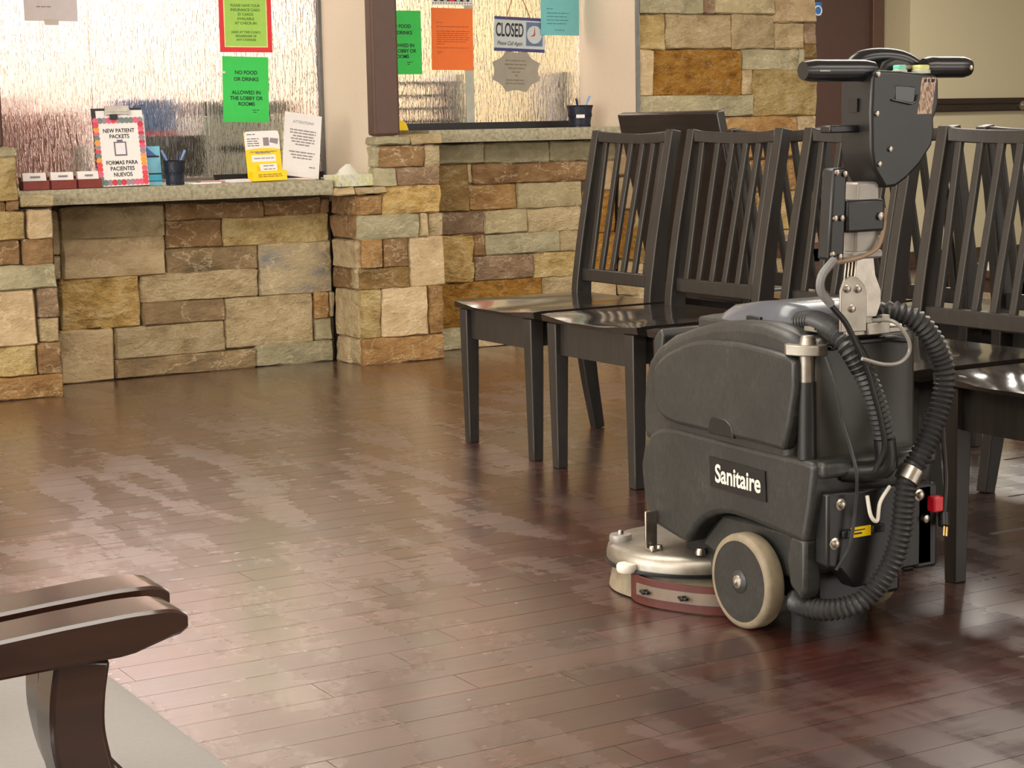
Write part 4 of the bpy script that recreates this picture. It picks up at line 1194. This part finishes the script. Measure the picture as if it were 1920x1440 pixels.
# hoop above the head
hp = [(2.352, 2.735, 1.095), (2.352, 2.735, 1.112), (2.372, 2.733, 1.128), (2.416, 2.728, 1.133), (2.462, 2.722, 1.128), (2.492, 2.715, 1.112), (2.500, 2.71, 1.095)]
obj('grip_hoop', MB().tube(spline(hp, 8), 0.017, 14), gripm, sc, smooth=True)
obj('hoop_cowl', MB().prism([(2.385, 1.085), (2.388, 1.105), (2.40, 1.122), (2.425, 1.131), (2.455, 1.128), (2.485, 1.112), (2.492, 1.09)], 'Y', HF + 0.04, HF + 0.085), blackm, sc, bevel=0.008, seg=3)
for x0, x1, zz, nm in ((2.193, 2.36, 1.106, 'l'), (2.485, 2.60, 1.112, 'r')):
    rr = []
    for i in range(8):
        x = x0 + (x1 - x0) * i / 7
        k = 1.0 if 0 < i < 7 else 0.82
        rr.append([(x, HF + 0.03 + 0.0195 * k * math.cos(2 * PI * q / 14), zz + 0.0205 * k * math.sin(2 * PI * q / 14)) for q in range(14)])
    gp = obj('handlebar', MB().loft(rr), gripm, sc, smooth=True)
    if nm == 'r':
        obj('end_screw', MB().lathe((2.588, HF + 0.012, 1.110), 'Y', [(0.002, -0.005), (0.005, -0.0035), (0.005, 0.004)], 10), steel, gp, smooth=True)
    else:
        obj('scratch_plate', MB().box(2.216, 2.240, HF + 0.009, HF + 0.012, 1.104, 1.1065), greym, gp)
for x, y, m, s_ in ((2.421, 2.68, teal, 0.0095), (2.474, 2.68, limey, 0.012)):
    bt = obj('button_collar', MB().lathe((x, y, 1.10), 'Z', [(s_ * 1.5, 0), (s_ * 1.5, 0.006), (s_ * 1.2, 0.008)], 16), simple('pale_collar', (186, 190, 178), 0.4), hd, smooth=True)
    obj('button', MB().box(x - s_, x + s_, y - s_, y + s_, 1.106, 1.116), m, bt, bevel=0.0025)
obj('switch_plate', MB().prism([(2.434, 2.69), (2.442, 2.72), (2.470, 2.72), (2.478, 2.695)], 'Z', 1.108, 1.116), olive, hd, bevel=0.002)
# red mains switch, plug, cables, tie
rs = obj('mains_switch', MB().box(2.52, 2.545, 2.678, 2.70, 0.245, 0.276), redsw, sc, bevel=0.003)
obj('charge_socket', MB().lathe((2.512, 2.70, 0.232), 'Y', [(0.003, -0.012), (0.008, -0.01), (0.008, 0.0)], 12), steel, sc, smooth=True)
obj('side_box', MB().box(2.495, 2.55, 2.70, 2.76, 0.13, 0.30), blackm, sc, bevel=0.006)
pl = obj('charger_plug', MB().tube([(2.556, 2.69, 0.238), (2.548, 2.68, 0.215)], 0.011, 10), blackm, sc, smooth=True)
obj('plug_pin', MB().tube([(2.546, 2.677, 0.215), (2.539, 2.671, 0.198)], 0.0025, 6).tube([(2.553, 2.677, 0.213), (2.546, 2.671, 0.196)], 0.0025, 6), simple('brass_pin', (200, 170, 110), 0.35, 0.8), pl)
obj('plug_cable', MB().tube(spline([(2.557, 2.69, 0.24), (2.566, 2.695, 0.30), (2.563, 2.70, 0.38), (2.556, 2.70, 0.46), (2.548, 2.71, 0.56)], 8), 0.0045, 8), rubber, sc, smooth=True)
obj('wire', MB().tube(spline([(2.243, 2.652, 0.765), (2.205, 2.64, 0.732), (2.204, 2.64, 0.706), (2.226, 2.64, 0.676), (2.258, 2.64, 0.644), (2.284, 2.64, 0.602), (2.31, 2.64, 0.555), (2.33, 2.64, 0.502), (2.347, 2.64, 0.45), (2.36, 2.645, 0.397), (2.35, 2.66, 0.35)], 8), 0.0055, 8), blackm, sc, smooth=True)
obj('wire_sleeve', MB().tube(spline([(2.24, 2.652, 0.76), (2.2, 2.638, 0.734), (2.198, 2.638, 0.706), (2.222, 2.638, 0.68)], 6), 0.008, 8), midgrey, sc, smooth=True)
obj('wire', MB().tube(spline([(2.24, 2.65, 0.755), (2.281, 2.66, 0.757), (2.319, 2.66, 0.763), (2.352, 2.66, 0.778), (2.368, 2.662, 0.811), (2.374, 2.665, 0.85)], 8), 0.0045, 8), simple('beige_wire', (140, 118, 96), 0.5), sc, smooth=True)
obj('wire', MB().tube(spline([(2.36, 2.68, 0.638), (2.377, 2.64, 0.637), (2.398, 2.625, 0.605), (2.401, 2.625, 0.578), (2.378, 2.625, 0.561), (2.338, 2.625, 0.561), (2.29, 2.63, 0.575)], 8), 0.0038, 8), greym, sc, smooth=True)
obj('wire', MB().tube(spline([(2.262, 2.70, 0.574), (2.272, 2.68, 0.513), (2.285, 2.68, 0.452), (2.298, 2.67, 0.4), (2.305, 2.66, 0.348), (2.32, 2.68, 0.287), (2.31, 2.685, 0.206), (2.29, 2.70, 0.158)], 8), 0.0035, 8), rubber, sc, smooth=True)
obj('cable_tie', MB().tube(spline([(2.338, 2.668, 0.303), (2.345, 2.665, 0.264), (2.361, 2.665, 0.252), (2.368, 2.665, 0.287), (2.395, 2.668, 0.315)], 6), 0.0038, 8), whitep, sc, smooth=True)
# wheels
for x0, sgn in ((2.227, 1), (2.573, -1)):
    c = (x0, 2.925, 0.0975)
    ty = obj('tyre', MB().lathe(c, 'X', [(0.083, 0.0), (0.090, 0.0), (0.0955, 0.004 * sgn), (0.0975, 0.010 * sgn), (0.0975, 0.034 * sgn), (0.0945, 0.041 * sgn), (0.083, 0.042 * sgn), (0.083, 0.0)], 48, False), cream, sc, smooth=True)
    hb = obj('wheel_hub', MB().lathe(c, 'X', [(0.0835, 0.001 * sgn), (0.0835, 0.004 * sgn), (0.078, 0.012 * sgn), (0.07, 0.018 * sgn), (0.026, 0.014 * sgn), (0.024, -0.0 * sgn), (0.019, -0.004 * sgn), (0.0, -0.004 * sgn), (0.0, 0.03 * sgn)], 40), plastic, sc, smooth=True)
    obj('axle_cap', MB().lathe(c, 'X', [(0.0, -0.012 * sgn), (0.004, -0.011 * sgn), (0.006, -0.008 * sgn), (0.013, -0.006 * sgn), (0.015, -0.003 * sgn), (0.015, 0.0)], 24), alum, hb, smooth=True)
obj('axle', MB().tube([(2.27, 2.925, 0.0975), (2.53, 2.925, 0.0975)], 0.012, 12), steel, sc, smooth=True)
# brush deck
DC = (2.365, 3.275)
dk = obj('brush_deck', MB().lathe((DC[0], DC[1], 0), 'Z', [(0.0, 0.112), (0.06, 0.112), (0.165, 0.104), (0.18, 0.100), (0.187, 0.092), (0.19, 0.078), (0.19, 0.066), (0.0, 0.066)], 56), alum, sc, smooth=True)
obj('deck_skirt', MB().lathe((DC[0], DC[1], 0), 'Z', [(0.0, 0.068), (0.194, 0.068), (0.194, 0.06), (0.0, 0.06)], 56), blackm, dk, smooth=True)
obj('brush', MB().lathe((DC[0], DC[1], 0), 'Z', [(0.0, 0.06), (0.172, 0.06), (0.18, 0.03), (0.185, 0.004), (0.0, 0.004)], 56), cream, dk, smooth=True)
rl = obj('corner_roller', MB().lathe((2.226, 3.352, 0), 'Z', [(0.0, 0.10), (0.023, 0.10), (0.025, 0.104), (0.025, 0.114), (0.023, 0.118), (0.0, 0.118)], 24), greym, sc, smooth=True)
obj('roller_bolt', MB().lathe((2.226, 3.352, 0), 'Z', [(0.007, 0.118), (0.007, 0.122), (0.005, 0.127), (0.0, 0.128)], 10), steel, rl, smooth=True)
obj('roller_arm', MB().lathe((2.215, 3.345, 0), 'Z', [(0.018, 0.06), (0.018, 0.10)], 16), alum, rl, smooth=True)
obj('corner_roller', MB().lathe((2.170, 3.245, 0), 'Z', [(0.007, 0.062), (0.02, 0.062), (0.0225, 0.066), (0.0225, 0.076), (0.02, 0.080), (0.007, 0.080)], 24), whitep, sc, smooth=True)
bp = obj('deck_bracket', MB().box(2.213, 2.243, 3.234, 3.240, 0.106, 0.19).box(2.213, 2.243, 3.212, 3.24, 0.104, 0.110), steel, sc, bevel=0.002)
for x, y in ((2.222, 3.222), (2.237, 3.219)):
    obj('bolt', MB().lathe((x, y, 0.108), 'Z', [(0.0085, 0), (0.0085, 0.004), (0.006, 0.009), (0.0, 0.009)], 12), steel, bp, smooth=True)
obj('deck_bolt', MB().lathe((2.278, 3.125, 0.108), 'Z', [(0.011, 0), (0.011, 0.006), (0.008, 0.014), (0.0, 0.014)], 12), steel, sc, smooth=True)


def strip(path, z0, z1, th):
    P_ = spline(path, 5)
    r_ = []
    for i, p in enumerate(P_):
        t_ = (P_[min(i + 1, len(P_) - 1)] - P_[max(i - 1, 0)]).normalized()
        n_ = Vector((t_.y, -t_.x, 0)) * th / 2
        r_.append([(p.x + n_.x, p.y + n_.y, z0), (p.x - n_.x, p.y - n_.y, z0), (p.x - n_.x, p.y - n_.y, z1), (p.x + n_.x, p.y + n_.y, z1)])
    return MB().loft(r_)


sp_ = [(2.185, 3.245, 0), (2.173, 3.205, 0), (2.178, 3.155, 0), (2.20, 3.10, 0), (2.235, 3.04, 0), (2.29, 2.995, 0)]
sq = obj('splash_blade', strip(sp_, 0.003, 0.06, 0.008), redr, sc, smooth=True)
sp2 = [(p[0] - 0.006, p[1] - 0.002, 0) for p in sp_[1:]]
obj('blade_strap', strip(sp2, 0.022, 0.047, 0.003), simple('dull_strap_metal', (126, 112, 98), 0.5, 0.3), sq, smooth=True)
for x, y in ((2.17, 3.165), (2.205, 3.075)):
    obj('wing_nut', MB().box(x - 0.014, x - 0.004, y - 0.014, y + 0.014, 0.032, 0.038).lathe((x - 0.008, y, 0.035), 'X', [(0.006, -0.008), (0.006, 0.004)], 10), blackm, sq, bevel=0.0015)
obj('squeegee', strip([(2.31, 2.86, 0), (2.34, 2.83, 0), (2.40, 2.82, 0), (2.47, 2.83, 0), (2.50, 2.86, 0)], 0.0, 0.05, 0.01), blackm, sc, smooth=True)

# ---------------------------------------------------------------- armchairs in the foreground


def armchair(name, label, x0, yA, yB, tip):
    """faces +X; yA / yB are the centre lines of its near and far arm"""
    t = thing(name, label, 'armchair', (x0, (yA + yB) / 2, 0))
    for yy in (yA, yB):
        P_ = [(x0 - 0.30, 0.605, 0.634), (x0 - 0.1, 0.608, 0.638), (x0 + 0.02, 0.610, 0.640), (tip - 0.10, 0.612, 0.6445), (tip - 0.056, 0.613, 0.6465), (tip - 0.044, 0.6145, 0.6468), (tip - 0.03, 0.6185, 0.6466), (tip - 0.016, 0.6222, 0.6458), (tip - 0.006, 0.6235, 0.6435), (tip, 0.6275, 0.6395)]
        rr = []
        for i, (x, zb, zt) in enumerate(P_):
            h = 0.0275 if i < 7 else (0.027 if i == 7 else 0.0255)
            c_ = 0.0025
            rr.append([(x, yy - h, zb + c_), (x, yy - h + c_, zb), (x, yy + h - c_, zb), (x, yy + h, zb + c_), (x, yy + h, zt - c_), (x, yy + h - c_, zt), (x, yy - h + c_, zt), (x, yy - h, zt - c_)])
        obj('arm', MB().loft(rr), armwood, t, smooth=True)
        pp = spline([(tip - 0.084, yy, 0.615), (tip - 0.090, yy, 0.58), (tip - 0.090, yy, 0.545), (tip - 0.078, yy, 0.50), (tip - 0.05, yy, 0.46), (tip - 0.03, yy, 0.40)], 5)
        obj('arm_post', MB().bar(pp, 0.044, 0.042), armwood, t, bevel=0.004)
        obj('leg', MB().bar([(tip - 0.03, yy, 0.41), (tip - 0.02, yy, 0.2), (tip - 0.025, yy, 0)], lambda i: 0.046 - 0.006 * i, 0.042), armwood, t, bevel=0.004)
        obj('leg', MB().bar([(x0 - 0.36, yy, 0), (x0 - 0.29, yy, 0.42), (x0 - 0.31, yy, 0.62), (x0 - 0.38, yy, 0.98)], 0.045, 0.042), armwood, t, bevel=0.004)
    y0, y1 = yA + 0.022, yB - 0.022
    fx = tip + 0.11
    rr = []
    for x, zb, zt in ((x0 - 0.29, 0.36, 0.40), (x0 - 0.1, 0.35, 0.425), (fx - 0.09, 0.345, 0.437), (fx - 0.035, 0.345, 0.434), (fx - 0.010, 0.35, 0.424), (fx, 0.365, 0.405), (fx - 0.004, 0.355, 0.365)):
        rr.append([(x, y0, zb), (x, y1, zb), (x, y1, zt - 0.008), (x, y1 - 0.02, zt), (x, y0 + 0.02, zt), (x, y0, zt - 0.008)])
    obj('seat_cushion', MB().loft(rr), greyseat, t, smooth=True)
    obj('seat_rail', MB().box(x0 - 0.27, tip - 0.01, y0, y1, 0.30, 0.345), armwood, t, bevel=0.004)
    obj('backrest', MB().bar([(x0 - 0.27, (y0 + y1) / 2, 0.45), (x0 - 0.29, (y0 + y1) / 2, 0.65), (x0 - 0.355, (y0 + y1) / 2, 0.95)], 0.05, y1 - y0), greyseat, t, bevel=0.015)
    return t


armchair('wooden_armchair', 'mahogany armchair with pale grey seat in the lower left foreground, farther of two', 0.32, 1.478, 2.03, 0.512)
armchair('wooden_armchair', 'nearer mahogany armchair whose curved arm crosses the lower left corner', 0.31, 0.86, 1.398, 0.498)
